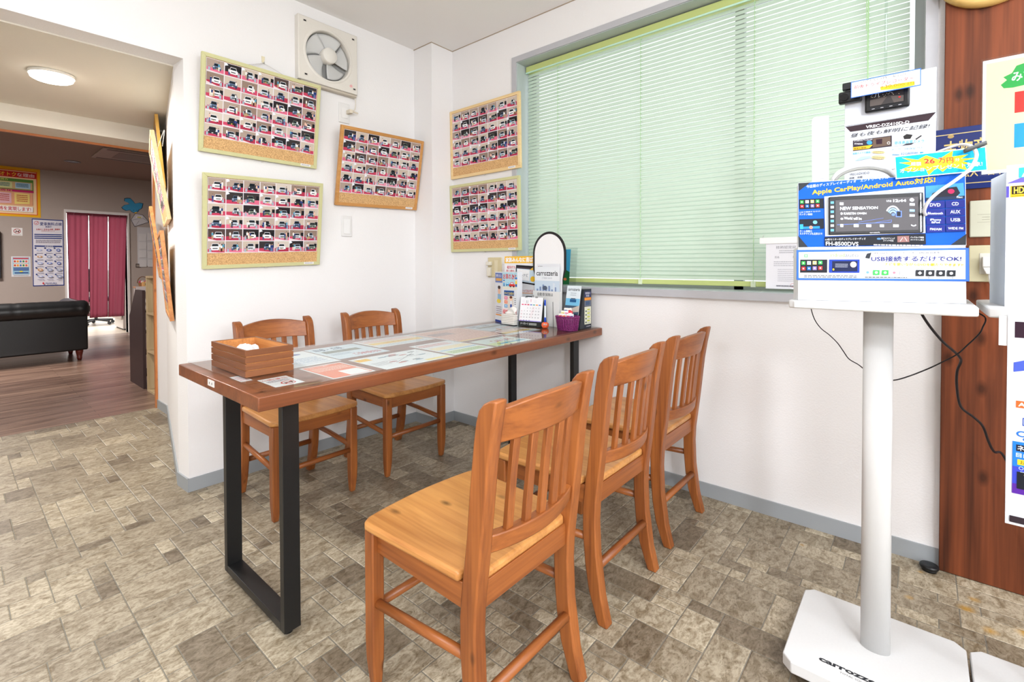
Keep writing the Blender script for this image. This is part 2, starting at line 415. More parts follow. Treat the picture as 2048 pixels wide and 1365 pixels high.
        mr=nt.nodes.new('ShaderNodeMapRange'); mr.inputs[1].default_value=sr*0.5; mr.inputs[2].default_value=sr+0.008; mr.inputs[3].default_value=0.75; mr.inputs[4].default_value=0.0; nt.links.new(nn.outputs[0],mr.inputs[0])
        m3=nt.nodes.new('ShaderNodeMixRGB'); nt.links.new(mr.outputs[0],m3.inputs[0]); nt.links.new(out,m3.inputs[1]); m3.inputs[2].default_value=(*s2l((186,138,34)),1); out=m3.outputs[0]
    nt.links.new(out,b.inputs['Base Color'])
    add_bump(nt,b,n.outputs[0],0.35,0.003)
    return struct('floor',bm,[m,P((122,118,107),0.6)])
tile_floor()
def plank_mat(name,c1,c2,c3,rough=0.35):
    m,nt,b=nodes(name,rough,0,0.5)
    tc=nt.nodes.new('ShaderNodeTexCoord')
    br=nt.nodes.new('ShaderNodeTexBrick'); br.inputs['Scale'].default_value=1; br.inputs['Brick Width'].default_value=1.1; br.inputs['Row Height'].default_value=0.075
    br.inputs['Mortar Size'].default_value=0.0012; br.inputs['Color1'].default_value=(*s2l(c1),1); br.inputs['Color2'].default_value=(*s2l(c2),1); br.inputs['Mortar'].default_value=(*s2l((60,48,42)),1)
    br.offset=0.37; nt.links.new(tc.outputs['Object'],br.inputs[0])
    mp=nt.nodes.new('ShaderNodeMapping'); mp.inputs['Scale'].default_value=(2.0,26,1); nt.links.new(tc.outputs['Object'],mp.inputs[0])
    n=nt.nodes.new('ShaderNodeTexNoise'); n.inputs['Scale'].default_value=1.0; n.inputs['Detail'].default_value=5; n.inputs['Distortion'].default_value=0.8; nt.links.new(mp.outputs[0],n.inputs[0])
    r=nt.nodes.new('ShaderNodeValToRGB'); r.color_ramp.elements[0].position=0.3; r.color_ramp.elements[1].position=0.7
    r.color_ramp.elements[0].color=(*s2l(c3),1); r.color_ramp.elements[1].color=(1,1,1,1); nt.links.new(n.outputs[0],r.inputs[0])
    mx=nt.nodes.new('ShaderNodeMixRGB'); mx.blend_type='MULTIPLY'; mx.inputs[0].default_value=1; nt.links.new(br.outputs[0],mx.inputs[1]); nt.links.new(r.outputs[0],mx.inputs[2])
    nt.links.new(mx.outputs[0],b.inputs['Base Color']); add_bump(nt,b,n.outputs[0],0.1,0.001)
    return m
M_plank=plank_mat('dark_plank_floor',(170,140,122),(142,114,100),(150,140,134),0.3)
struct('floor_lounge',bx(-2.7,4.302,-0.05,3.2,9.45,0.0),M_plank)
struct('floor_office',bx(-0.5,9.45,-0.05,4,14.0,0.0),plank_mat('pale_plank_floor',(196,180,160),(184,168,148),(200,196,190),0.35))
# lounge shell
struct('ceiling_lounge',bx(-2.7,4.298,2.42,3.2,9.6,2.55),M_lceil)
bm=bmesh.new(); dx0,dx1,dz=1.156,1.866,1.845
box(bm,-2.7,9.45,0,dx0,9.58,2.5); box(bm,dx1,9.45,0,3.2,9.58,2.5); box(bm,dx0,9.45,dz,dx1,9.58,2.5)
struct('wall_far',bm,M_taupe)
struct('wall_lounge_left',bx(-2.8,4.298,0,-2.7,9.6,2.5),M_taupe)
struct('wall_lounge_right',bx(3.2,4.298,0,3.3,9.6,2.5),M_taupe)
struct('wall_lounge_front',bx(1.3,4.298,0,3.2,4.31,2.5),M_taupe)
struct('wall_office',bx(-0.5,14.0,0,4,14.1,2.5),M_wall)
struct('wall_office_left',bx(-0.6,9.58,0,-0.5,14.1,2.5),M_wall)
struct('wall_office_right',bx(4,9.58,0,4.1,14.1,2.5),M_wall)
struct('ceiling_office',bx(-0.6,9.58,2.45,4.1,14.1,2.55),M_wall)
# door opening: white jambs
bm=bmesh.new()
box(bm,dx0-0.022,9.43,0,dx0,9.60,dz+0.035); box(bm,dx1,9.43,0,dx1+0.03,9.60,dz+0.035); box(bm,dx0,9.43,dz,dx1,9.60,dz+0.035)
d=struct('door_1',bm,P((232,228,224),0.4))
# orange timber frame between passage and lounge
M_frame=wood('orange_timber','x' and (205,130,70),(170,95,45),'z',0.35)
bm=bmesh.new(); box(bm,1.004,4.282,0,1.03,4.312,1.902); struct('trim_2',bm,M_frame)
struct('trim_3',bx(-1.6,4.286,1.889,1.004,4.308,1.902),wood('orange_timber_lengthwise',(205,130,70),(170,95,45),'x',0.35))
# baseboards
def strip(name,p,q,h,t,mat,side):
    p=Vector((*p,0));q=Vector((*q,0)); d=(q-p).normalized(); n=Vector((-d.y,d.x,0))*side*t
    return struct(name,pr([(p.x,p.y),(q.x,q.y),(q.x+n.x,q.y+n.y),(p.x+n.x,p.y+n.y)],'z',0.0,h),mat)
strip('baseboard_left',(0.722,YA),(2.068,YA),0.062,0.007,M_base,-1)
strip('baseboard_pier',(0.728,YA-0.007),(0.721,2.70),0.062,0.007,M_base,1)
strip('baseboard_passage',(0.721,2.70),(1.017,4.04),0.062,0.007,M_base,1)
strip('baseboard_passage_end',(1.017,4.04),(1.017,4.282),0.062,0.007,M_base,1)
strip('baseboard_column_side',(2.068,YA-0.007),(2.068,2.40),0.062,0.007,M_base,-1)
strip('baseboard_column_front',(2.061,2.40),(XB,2.40),0.062,0.007,M_base,-1)
strip('baseboard_right',(XB,2.393),(XB,-0.055),0.062,0.007,M_base,-1)
strip('baseboard_far',(1.9,9.45),(3.2,9.45),0.06,0.01,P((206,200,194),0.5),-1)

# ------------------------------------------------------------------ window
W=thing('window_1','aluminium framed window filling the right wall behind the pale green blind','window',(XB,0.9,0.9)); W['kind']='structure'
del W['category']
bm=bmesh.new(); t=0.033; p=0.008
box(bm,-p,wy0-t-0.9,wz0-t-0.9,0.02,wy0-0.9,wz1+t-0.9); box(bm,-p,wy1-0.9,wz0-t-0.9,0.02,wy1+t-0.9,wz1+t-0.9)
box(bm,-p,wy0-0.9,wz1-0.9,0.02,wy1-0.9,wz1+t-0.9); box(bm,-p-0.012,wy0-t-0.9,wz0-t-0.9,0.02,wy1+t-0.9,wz0-0.9)
obj('window_casing',bm,M_alu,W)
bm=bmesh.new(); q=0.003
box(bm,0.0,wy0-0.9,wz0-0.9,0.2,wy0+q-0.9,wz1-0.9); box(bm,0.0,wy1-q-0.9,wz0-0.9,0.2,wy1-0.9,wz1-0.9)
box(bm,0.0,wy0-0.9,wz1-q-0.9,0.2,wy1-0.9,wz1-0.9); box(bm,0.0,wy0-0.9,wz0-0.9,0.2,wy1-0.9,wz0+q-0.9)
obj('window_reveal',bm,P((182,192,190),0.35),W)
bm=bmesh.new(); s=0.03
for a,b_ in ((wy0,wy0+s),(0.62,0.66),(wy1-s,wy1)): box(bm,0.155,a-0.9,wz0-0.9,0.185,b_-0.9,wz1-0.9)
for a,b_ in ((wz0,wz0+s),(wz1-s,wz1)): box(bm,0.155,wy0-0.9,a-0.9,0.185,wy1-0.9,b_-0.9)
obj('sash',bm,M_alu,W)
obj('pane',bx(0.168,wy0+0.01-0.9,wz0+0.01-0.9,0.171,wy1-0.01-0.9,wz1-0.01-0.9),glass_mat('clear_glass',(0.96,0.98,0.97)),W)

# ------------------------------------------------------------------ blind
def blind():
    B=thing('venetian_blind','wide pale green aluminium venetian blind with closed slats covering the window','blind',(2.345,0.9,0.95))
    g=P((196,208,132),0.4); y0,y1=0.035-0.9,1.828-0.9
    obj('headrail',bx(-0.02,y0,2.222-0.95,0.02,y1,2.258-0.95),g,B,bevel=0.002)
    obj('headrail_lip',bx(-0.024,y0,2.214-0.95,-0.02,y1,2.222-0.95),P((196,232,212),0.3),B)
    bm=bmesh.new(); n=59; top=2.205; bot=0.995; seg=4
    mat=translucent('green_slat',(204,219,202),0.28,0.4,(214,226,212))
    for i in range(n):
        z=top-(top-bot)*i/(n-1)-0.95
        tl=R(62-8*max(0,(i-42))/17); w=0.0125
        if i==1: tl=R(60)
        prof=[]
        for k in range(seg+1):
            s_=-1+2*k/seg; c=0.0022*(1-s_*s_)
            prof.append((s_*w*math.cos(tl)-c*math.sin(tl), s_*w*math.sin(tl)+c*math.cos(tl)))
        vs=[[bm.verts.new((px_,yy,z+pz)) for px_,pz in prof] for yy in (y0+0.004,y1-0.004)]
        for k in range(seg): bm.faces.new((vs[0][k],vs[0][k+1],vs[1][k+1],vs[1][k]))
    obj('slats',bm,mat,B,smooth=True)
    obj('bottom_rail',bx(-0.012,y0+0.004,0.957-0.95,0.012,y1-0.004,0.98-0.95),g,B,bevel=0.002)
    cord=P((176,214,160),0.6)
    for yy in (1.60,1.09,0.56,0.16):
        bm=bmesh.new(); tube(bm,[(-0.0155,yy-0.9,2.225-0.95),(-0.0155,yy-0.9,0.97-0.95)],0.0011,6)
        for i in range(n): 
            z=top-(top-bot)*i/(n-1)-0.95
            box(bm,-0.0150,yy-0.9012,z-0.0005,0.012,yy-0.8988,z+0.0005)
        obj('ladder_cord',bm,cord,B)
        obj('rail_clip',bx(-0.016,yy-0.9-0.01,0.955-0.95,-0.012,yy-0.9+0.01,0.982-0.95),P((220,230,200),0.4),B)
    bm=bmesh.new(); tube(bm,[(-0.03,0.107-0.9,2.24-0.95),(-0.03,0.107-0.9,1.2-0.95)],0.0045,8); obj('tilt_wand',bm,glass_mat('wand_plastic',(0.92,0.95,0.93)),B)
    bm=bmesh.new(); tube(bm,[(-0.028,0.16-0.9,2.24-0.95),(-0.028,0.162-0.9,1.91-0.95),(-0.028,0.157-0.9,1.3-0.95)],0.0014,6)
    tube(bm,[(-0.028,0.166-0.9,2.24-0.95),(-0.028,0.166-0.9,1.95-0.95)],0.0014,6)
    obj('lift_cord',bm,cord,B)
blind()

# ------------------------------------------------------------------ wood board on the right wall
M_board=wood('red_brown_pine',(130,68,38),(50,24,14),'z',0.5,0.6,True,0,0.25)
B=thing('pine_wall_board','tall red-brown stained pine board fixed to the wall right of the window','wall board',(2.237,-0.4,0))
obj('board',bx(-0.016,-0.35,0.002,0.0145,0.345,2.45),M_board,B,bevel=0.002)

# ------------------------------------------------------------------ chairs
MC={a:wood('orange_pine_'+a,(164,96,45),(112,57,25),a,0.38,1.0) for a in 'xyz'}
MSEAT=wood('worn_pine_seat',(212,152,86),(172,110,56),'y',0.34,0.8)
def interp(tab,z):
    for (z0,y0),(z1,y1) in zip(tab,tab[1:]):
        if z<=z1: return y0+(y1-y0)*(z-z0)/(z1-z0)
    return tab[-1][1]
REAR=[(0,0),(.08,.020),(.2,.036),(.3,.040),(.36,.037),(.47,.023),(.53,.016),(.66,.002),(.73,-.009),(.795,-.022)]
FRONT=[(0,.030),(.04,.045),(.09,.062),(.16,.074),(.25,.082),(.33,.083),(.42,.073),(.5,.062),(.6,.053),(.70,.041),(.745,.034),(.77,.026),(.785,.013),(.793,-.002),(.795,-.012)]
def build_chair(label):
    t=thing('dining_chair',label,'chair',group='orange pine dining chairs around the table')
    prof=[(y,z) for z,y in REAR]+[(y,z) for z,y in reversed(FRONT)]
    for s in (-1,1):
        x0=0.1865*s; x1=0.1515*s
        obj('back_leg',pr(prof,'x',min(x0,x1),max(x0,x1)),MC['z'],t,bevel=0.004,seg=2)
    # front legs, tapered
    for s in (-1,1):
        bm=bmesh.new(); cx=0.178*s; cy=0.3985; rings=[]
        for z,w,dy in ((0,.011,.004),(.03,.0135,.003),(.07,.0165,.001),(.12,.0175,0),(.3,.0175,0),(.397,.0175,0)):
            rings.append([bm.verts.new((cx+a*w,cy+b*w-dy,z)) for a,b in ((-1,-1),(1,-1),(1,1),(-1,1))])
        for i in range(len(rings)-1):
            for k in range(4): bm.faces.new((rings[i][k],rings[i][(k+1)%4],rings[i+1][(k+1)%4],rings[i+1][k]))
        bm.faces.new(rings[0]); bm.faces.new(rings[-1])
        obj('front_leg',bm,MC['z'],t,bevel=0.004)
    # seat: dished pine slab with notches round the back legs
    bm=bmesh.new(); n=18; m=18; top=[];bot=[]
    def hw(v): return 0.188+0.014*min(1,v*1.1)
    for j in range(m+1):
        v=j/m; rt=[];rb=[]
        for i in range(n+1):
            u=-1+2*i/n; x=u*hw(v); y=0.085+v*0.335+0.018*(1-u*u)*v*v
            y-= 0.012*max(0,abs(u)-0.88)/0.12*(v**6)
            if v==0 and abs(x)<0.149: y=0.046
            d=0.007*math.exp(-((abs(u)-0.42)/0.30)**2)*math.exp(-((v-0.42)/0.33)**2)
            rt.append(bm.verts.new((x,y,0.4205-d))); rb.append(bm.verts.new((x,y,0.3975)))
        top.append(rt);bot.append(rb)
    for j in range(m):
        for i in range(n):
            bm.faces.new((top[j][i],top[j][i+1],top[j+1][i+1],top[j+1][i])); bm.faces.new((bot[j][i],bot[j+1][i],bot[j+1][i+1],bot[j][i+1]))
    for j in range(m):
        for A in (0,n): bm.faces.new((top[j][A],top[j+1][A],bot[j+1][A],bot[j][A]))
    for i in range(n):
        for A in (0,m): bm.faces.new((top[A][i],top[A][i+1],bot[A][i+1],bot[A][i]))
    o=obj('seat',bm,MSEAT,t,bevel=0.0075,seg=3)
    # aprons
    for s in (-1,1): obj('side_apron',bx(min(0.16*s,0.18*s),0.078,0.343,max(0.16*s,0.18*s),0.384,0.398),MC['y'],t,bevel=0.001)
    obj('front_apron',bx(-0.162,0.388,0.343,0.162,0.408,0.398),MC['x'],t,bevel=0.001)
    obj('rear_apron',bx(-0.153,0.046,0.343,0.153,0.066,0.398),MC['x'],t,bevel=0.001)
    # stretchers
    for s in (-1,1):
        bm=bmesh.new(); tube(bm,[(0.170*s,0.055,0.243),(0.176*s,0.2,0.232),(0.178*s,0.392,0.213)],0.0115,12); obj('side_stretcher',bm,MC['y'],t,smooth=True)
    bm=bmesh.new(); tube(bm,[(-0.17,0.4,0.199),(0.17,0.4,0.199)],0.0115,12); obj('front_stretcher',bm,MC['x'],t,smooth=True)
    bm=bmesh.new(); tube(bm,[(-0.16,0.045,0.158),(0.16,0.045,0.158)],0.0125,12); obj('rear_stretcher',bm,MC['x'],t,smooth=True)
    # curved rails
    def midy(z): return (interp(REAR,z)+interp(FRONT,z))/2
    def rail(name,zb,zt,bow,th,archt,archb):
        bm=bmesh.new(); n=16; R_=[]
        for i in range(n+1):
            u=-1+2*i/n; x=u*0.1525
            zz=(zb+archb*(1-u*u), zt+archt*(1-u*u))
            row=[]
            for z in zz:
                yc=midy((zb+zt)/2+(z-(zb+zt)/2))-bow*(1-u*u)
                for dy in (-th/2,th/2): row.append(bm.verts.new((x,yc+dy,z)))
            R_.append(row)
        for i in range(n):
            a,b=R_[i],R_[i+1]
            for p,q in ((0,1),(1,3),(3,2),(2,0)): bm.faces.new((a[p],a[q],b[q],b[p]))
        for r in (R_[0],R_[-1]): bm.faces.new((r[0],r[1],r[3],r[2]))
        obj(name,bm,MC['x'],t,bevel=0.003)
    rail('crest_rail',0.697,0.770,0.030,0.020,0.020,0.004)
    rail('lower_back_rail',0.463,0.502,0.030,0.026,0.0,0.0)
    for k in range(5):
        x=-0.1+0.05*k; u=x/0.1525; bow=0.030*(1-u*u)
        bm=bmesh.new(); a=[];
        for z in (0.498,0.56,0.63,0.706):
            yc=midy(z)-bow; a.append([bm.verts.new((x+sx*0.011,yc+sy*0.006,z)) for sx,sy in ((-1,-1),(1,-1),(1,1),(-1,1))])
        for i in range(3):
            for q in range(4): bm.faces.new((a[i][q],a[i][(q+1)%4],a[i+1][(q+1)%4],a[i+1][q]))
        bm.faces.new(a[0]); bm.faces.new(a[-1]); obj('back_slat',bm,MC['z'],t,bevel=0.0015)
    return t
ch=build_chair('nearest orange pine chair, largest in view, with a scratched worn seat')
ch.location=(0.872,0.635,0)
dup(ch,'middle of the three orange pine chairs standing with their backs to the display stands',(1.42,0.677,0),0)
dup(ch,'orange pine chair closest to the window wall, its back nearest the blind side',(1.925,0.69,0),0)
dup(ch,'orange pine chair behind the table near the slatted wooden box, back to the photo wall',(1.052,2.402,0),math.pi)
dup(ch,'orange pine chair behind the table below the tilted brown-framed photo board, nearest the room corner',(1.605,2.402,0),math.pi)
# pale scratches on the nearest seat
# ------------------------------------------------------------------ table
M_top=wood('red_brown_tabletop',(138,80,47),(98,54,32),'x',0.3,0.8)
T=thing('dining_table','long red-brown wooden table on black steel frames, papers under its glass','table',(1.395,1.58,0))
obj('tabletop',bx(-0.885,-0.318,0.6865,0.851,0.318,0.7245),M_top,T,bevel=0.003)
for cx in (0.632,2.129):
    x0=cx-0.024-1.395; x1=cx+0.024-1.395
    bm=bmesh.new()
    y0,y1=1.346-1.58,1.79-1.58
    box(bm,x0,y0,0.018,x1,y0+0.024,0.6865); box(bm,x0,y1-0.024,0.018,x1,y1,0.6865); box(bm,x0,y0+0.024,0.018,x1,y1-0.024,0.042); box(bm,x0,y0+0.024,0.664,x1,y1-0.024,0.6865)
    L=obj('leg_frame',bm,P((24,24,24),0.4),T,bevel=0.0012)
    for yy in (y0+0.03,y1-0.03):
        bm=bmesh.new(); lathe(bm,[(0.0045,0.022),(0.0045,0.012),(0.011,0.011),(0.013,0.006),(0.013,0.0),(0.0,0.0)],(cx-1.395,yy,0),16,cap=False)
        obj('levelling_foot',bm,M_black,L,smooth=False)
obj('socket_plate',bx(-0.8868,-0.015,0.700,-0.885,0.035,0.7185),P((235,232,228),0.4),T)
bm=bmesh.new()
for yy in (0.0,0.02): box(bm,-0.8872,yy-0.0015,0.706,-0.8868,yy+0.0015,0.712)
obj('socket_holes',bm,M_black,T)
G=obj('glass_sheet',bx(0.535,1.27,0.7262,2.235,1.892,0.7305),glass_mat('table_glass',(0.97,0.985,0.98),1.5,0.02)); tag(G,'clear glass sheet laid over the long wooden tabletop','glass sheet')
# ------------------------------------------------------------------ photo boards
def photo_mesh(i):
    rnd=random.Random(100+i); a=Art(z0=0.0,dz=0.00006); W_,H_=0.0775,0.0575
    a.rect(0,0,W_,H_,(236,232,238))
    x0,y0,x1,y1=0.0018,0.0022,W_-0.0018,H_-0.0018; w_=x1-x0; h_=y1-y0
    back=rnd.choice([(176,156,142),(84,68,64),(44,38,40),(206,190,174),(150,128,114),(60,54,54),(190,172,160),(214,202,190)])
    floor=rnd.choice([(208,74,106),(180,54,80),(226,112,142),(236,154,176),(198,66,94)])
    a.rect(x0,y0,x1,y1,back)
    hz=y0+h_*rnd.uniform(.3,.42)
    a.poly([(x0,y0),(x1,y0),(x1,hz),(x0,hz-h_*.05*rnd.random())],floor)
    if rnd.random()<.5: a.poly([(x0,y0),(x0+w_*rnd.uniform(.3,.9),y0),(x0,y0+h_*rnd.uniform(.05,.2))],(238,214,218))
    if rnd.random()<.45: a.rect(x1-w_*.2,hz,x1,y1-h_*.25,(28,28,32))
    if rnd.random()<.3: a.poly([(x0,y1),(x0,y1-h_*.25),(x0+w_*.2,y1-h_*.15),(x0+w_*.1,y1)],(236,240,246))
    # car
    cx=x0+w_*rnd.uniform(.42,.62); cw=w_*rnd.uniform(.24,.31); by=y0+h_*.2; chh=h_*rnd.uniform(.48,.6)
    col=rnd.choice([(232,234,238),(205,210,216),(240,240,242),(150,160,172),(46,50,58),(90,110,140),(190,200,212),(120,132,120)])
    a.poly([(cx-cw,by+.03*h_),(cx-cw*.85,by),(cx+cw*.85,by),(cx+cw,by+.03*h_),(cx+cw,by+chh*.5),(cx+cw*.75,by+chh*.6),(cx+cw*.6,by+chh),(cx-cw*.6,by+chh),(cx-cw*.75,by+chh*.6),(cx-cw,by+chh*.5)],col)
    a.poly([(cx-cw*.68,by+chh*.6),(cx+cw*.68,by+chh*.6),(cx+cw*.54,by+chh*.93),(cx-cw*.54,by+chh*.93)],(24,30,36))
    a.rect(cx-cw*.5,by+chh*.2,cx+cw*.5,by+chh*.33,(40,44,50))
    for s in (-1,1):
        a.rect(cx+s*cw*.74-cw*.14,by+chh*.36,cx+s*cw*.74+cw*.14,by+chh*.48,(244,248,252)); a.rect(cx+s*cw*.78-cw*.13,by-h_*.03,cx+s*cw*.78+cw*.13,by+h_*.03,(20,20,22))
    a.rect(cx-cw*.16,by+chh*.08,cx+cw*.16,by+chh*.18,rnd.choice([(236,200,60),(240,240,240)]))
    # easel sign
    sx=rnd.choice([x0+w_*.14,x1-w_*.16]); a.poly([(sx-w_*.07,y0+h_*.05),(sx+w_*.07,y0+h_*.05),(sx+w_*.055,y0+h_*.42),(sx-w_*.055,y0+h_*.42)],(168,184,196))
    a.rect(sx-w_*.045,y0+h_*.33,sx+w_*.045,y0+h_*.39,(220,60,90))
    # people standing by the car
    n=rnd.choice([1,1,2,2,3]); px=rnd.choice([x0+w_*.25,x1-w_*.3])
    for k in range(n):
        q=px+k*w_*.1; hgt=h_*rnd.uniform(.58,.74); b=y0+h_*rnd.uniform(.05,.14)
        top=rnd.choice([(240,240,236),(220,226,230),(40,60,120),(90,160,190),(235,190,170),(60,60,66),(244,244,240)])
        leg=rnd.choice([(236,230,214),(50,60,90),(190,160,120),(40,38,40),(60,90,150)])
        s_=w_*.044
        a.poly([(q-s_,b),(q-s_*.2,b),(q,b+hgt*.4),(q+s_*.2,b),(q+s_,b),(q+s_*.9,b+hgt*.48),(q-s_*.9,b+hgt*.48)],leg)
        a.poly([(q-s_,b+hgt*.46),(q+s_,b+hgt*.46),(q+s_*1.25,b+hgt*.8),(q-s_*1.25,b+hgt*.8)],top)
        a.ell(q,b+hgt*.9,s_*.62,hgt*.11,(226,190,166),8); a.ell(q,b+hgt*.955,s_*.6,hgt*.055,(40,30,28),8)
    me=bpy.data.meshes.new('photo_print'); a.bm.to_mesh(me); a.bm.free()
    for m in a.mats: me.materials.append(m)
    return me
PHOTOS=[photo_mesh(i) for i in range(40)]
def cork_mat():
    m,nt,b=nodes('cork',0.85); n=nt.nodes.new('ShaderNodeTexNoise'); n.inputs['Scale'].default_value=260; n.inputs['Detail'].default_value=3
    tc=nt.nodes.new('ShaderNodeTexCoord'); nt.links.new(tc.outputs['Object'],n.inputs[0])
    r=nt.nodes.new('ShaderNodeValToRGB'); r.color_ramp.elements[0].position=.35; r.color_ramp.elements[1].position=.62
    r.color_ramp.elements[0].color=(*s2l((182,138,90)),1); r.color_ramp.elements[1].color=(*s2l((226,184,128)),1)
    nt.links.new(n.outputs[0],r.inputs[0]); nt.links.new(r.outputs[0],b.inputs['Base Color']); return m
M_cork=cork_mat()
FR={'green':P((206,203,152),0.5),'brown':wood('board_frame_brown',(206,150,84),(184,124,62),'x',0.45,1,False),'pale':wood('board_frame_pale',(236,208,156),(222,188,130),'x',0.45,1,False),
    'orange':wood('board_frame_orange',(216,150,84),(176,100,50),'x',0.45,1.6,False),'gold':P((206,158,70),0.4)}
def photo_board(M,label,col,seed,w=0.60,h=0.45,hook=None,pin=True,rows=6,fw=0.018):
    t=thing('photo_board',label,'photo board',M=M,group=None)
    m=FR[col]
    bm=bmesh.new()
    for (p,q,r_,s_) in (((0,0),(w,0),(w-fw,fw),(fw,fw)),((w,0),(w,h),(w-fw,h-fw),(w-fw,fw)),((w,h),(0,h),(fw,h-fw),(w-fw,h-fw)),((0,h),(0,0),(fw,fw),(fw,h-fw))):
        prism(bm,[p,q,r_,s_],'z',0.0,0.018)
    obj('frame',bm,m,t,bevel=0.0012)
    obj('cork_panel',bx(fw*.6,fw*.6,0.004,w-fw*.6,h-fw*.6,0.013),M_cork,t)
    rnd=random.Random(seed); idx=list(range(40)); rnd.shuffle(idx); idx+=[rnd.randrange(40) for _ in range(8)]
    k=0
    for j in range(rows):
        for i in range(7):
            o=bpy.data.objects.new('photo_print',PHOTOS[idx[k%48]]); COL.objects.link(o); o.parent=t; k+=1
            o.location=(fw+0.002+i*(w-2*fw-0.004)/7+rnd.uniform(-.0004,.0004), h-fw-0.0025-(j+1)*0.0592+rnd.uniform(-.0005,.0005), 0.0135+0.00004*(i%2)+0.00008*(j%2)); 
            o.scale=(0.0797/0.0775*(w-2*fw)/0.564,1.03,1); o.rotation_euler=(0,0,rnd.gauss(0,.006))
    a=Art(z0=0.0182); a.rect(0,0,0.056,0.012,(240,238,236)); a.lines(0.006,0.004,0.05,1,.004,(150,150,156),.9)
    a.build('caption_label',t,Matrix.Translation((w-0.093,0.006,0)))
    if pin:
        bm=bmesh.new(); lathe(bm,[(0,0.0),(.0035,0.0),(.004,0.005),(.003,0.008),(0,0.009)],(w/2,-0.004,0.004),12,cap=False); obj('pin',bm,P((226,222,216),0.3),t,smooth=True)
    if hook:
        hx,hy=hook
        bm=bmesh.new(); tube(bm,[(w*.30,h-0.004,0.003),(hx,hy,-hook_back(M,hx,hy)),(w*.71,h-0.004,0.003)],0.0012,6)
        tube(bm,[(w*.33,h-0.004,0.003),(hx,hy-0.004,-hook_back(M,hx,hy)+.001)],0.001,6); obj('hanging_string',bm,P((206,200,194),0.7),t)
    return t
def hook_back(M,x,y): return 0.0
def wallframe(P0,u,lean,roll):
    u=Vector(u); up=Vector((0,0,1)); n=u.cross(up); 
    uu=u*math.cos(roll)+up*math.sin(roll); v=-u*math.sin(roll)+up*math.cos(roll)
    v=v*math.cos(lean)+n*math.sin(lean)
    return frame(P0,uu,v)
X_=(1,0,0); NB=(0,-1,0)
# fitted faces are the fronts; step the back of each board 18 mm towards the wall
def fm(P0,u,lean,roll):
    M=wallframe(P0,u,lean,roll); return M@Matrix.Translation((0,0,-0.0175))
YW=YA-0.003
t=photo_board(fm((0.781,YW-.019,1.595),X_,0.126,-0.001),'green-framed photo board hanging from a string hook beside the wall fan, top left','green',1,0.58,0.451)
# string and hook for the top-left board
hk=thing('wall_hook','cream adhesive wall hook holding the string of the top left photo board','hook',(1.085,YA,2.115))
obj('hook_body',pr([(-0.006,-0.012),(0.006,-0.012),(0.008,0.02),(-0.008,0.02)],'y',-0.006,0.0),P((232,222,190),0.4),hk,bevel=0.001)
bm=bmesh.new(); tube(bm,smooth_curve([(0,-0.004,-0.010),(0,-0.008,-0.018),(0,-0.016,-0.018),(0,-0.017,-0.010)],4),0.0016,6); obj('hook_wire',bm,M_steel,hk)
bm=bmesh.new(); tube(bm,[(0.955,2.52,2.035),(1.085,YA-0.012,2.098),(1.205,2.52,2.035)],0.0011,6); tube(bm,[(0.975,2.52,2.035),(1.085,YA-0.013,2.096)],0.001,6)
S=obj('hanging_string',bm,P((206,200,194),0.7)); S.parent=t; S.matrix_parent_inverse=t.matrix_world.inverted()
photo_board(fm((0.790,YW-.019,1.040),X_,0.165,0.035),'green-framed photo board hanging below the other green one on the left wall','green',2,0.585,0.451)
photo_board(fm((1.474,YW-.019,1.404),X_,0.218,0.030),'brown-framed photo board tilted on the left wall above the light switch','brown',3,0.591,0.452)
photo_board(fm((XB-.021,2.397,1.630),NB,0.016,0.003),'pale wood framed photo board beside the window, upper of the two','pale',4,0.599,0.451)
photo_board(fm((XB-.021,2.398,1.142),NB,0.027,-0.001),'green-framed photo board beside the window, lower of the two, above the desk leaflets','green',5,0.599,0.444)
# boards on the slanting passage wall (seen almost edge-on)
us=Vector((-0.2157,-0.9765,0)).normalized()    # right-hand direction when facing that wall
nw=us.cross(Vector((0,0,1)))
def slant(y,z,off,lean,label,col,seed):
    xw=0.721+(y-2.70)*0.2209
    P1=Vector((xw,y,z))+nw*(off+0.001); P0=P1-us*0.60
    photo_board(wallframe(P0,us,lean,0),label,col,seed,pin=False)
slant(2.90,1.295,0.006,0.15,'pale-framed photo board leaning far out from the passage wall, upper front one','pale',6)
slant(2.80,0.783,0.004,0.085,'orange-grained photo board low on the passage wall, nearest the pillar edge','orange',7)
slant(3.56,1.545,0.006,0.08,'golden-framed photo board high on the passage wall behind the pale one','gold',8)
slant(3.54,0.975,0.02,0.125,'orange-framed photo board low on the passage wall, farther one','orange',9)
bm=bmesh.new(); tube(bm,smooth_curve([(0.772,3.10,1.70),(0.792,3.14,1.80),(0.778,3.24,1.69)],5),0.0014,6)
tag(obj('hanging_string',bm,P((220,216,206),0.7)),'white cord looped over a nail behind the leaning pale photo board','cord')

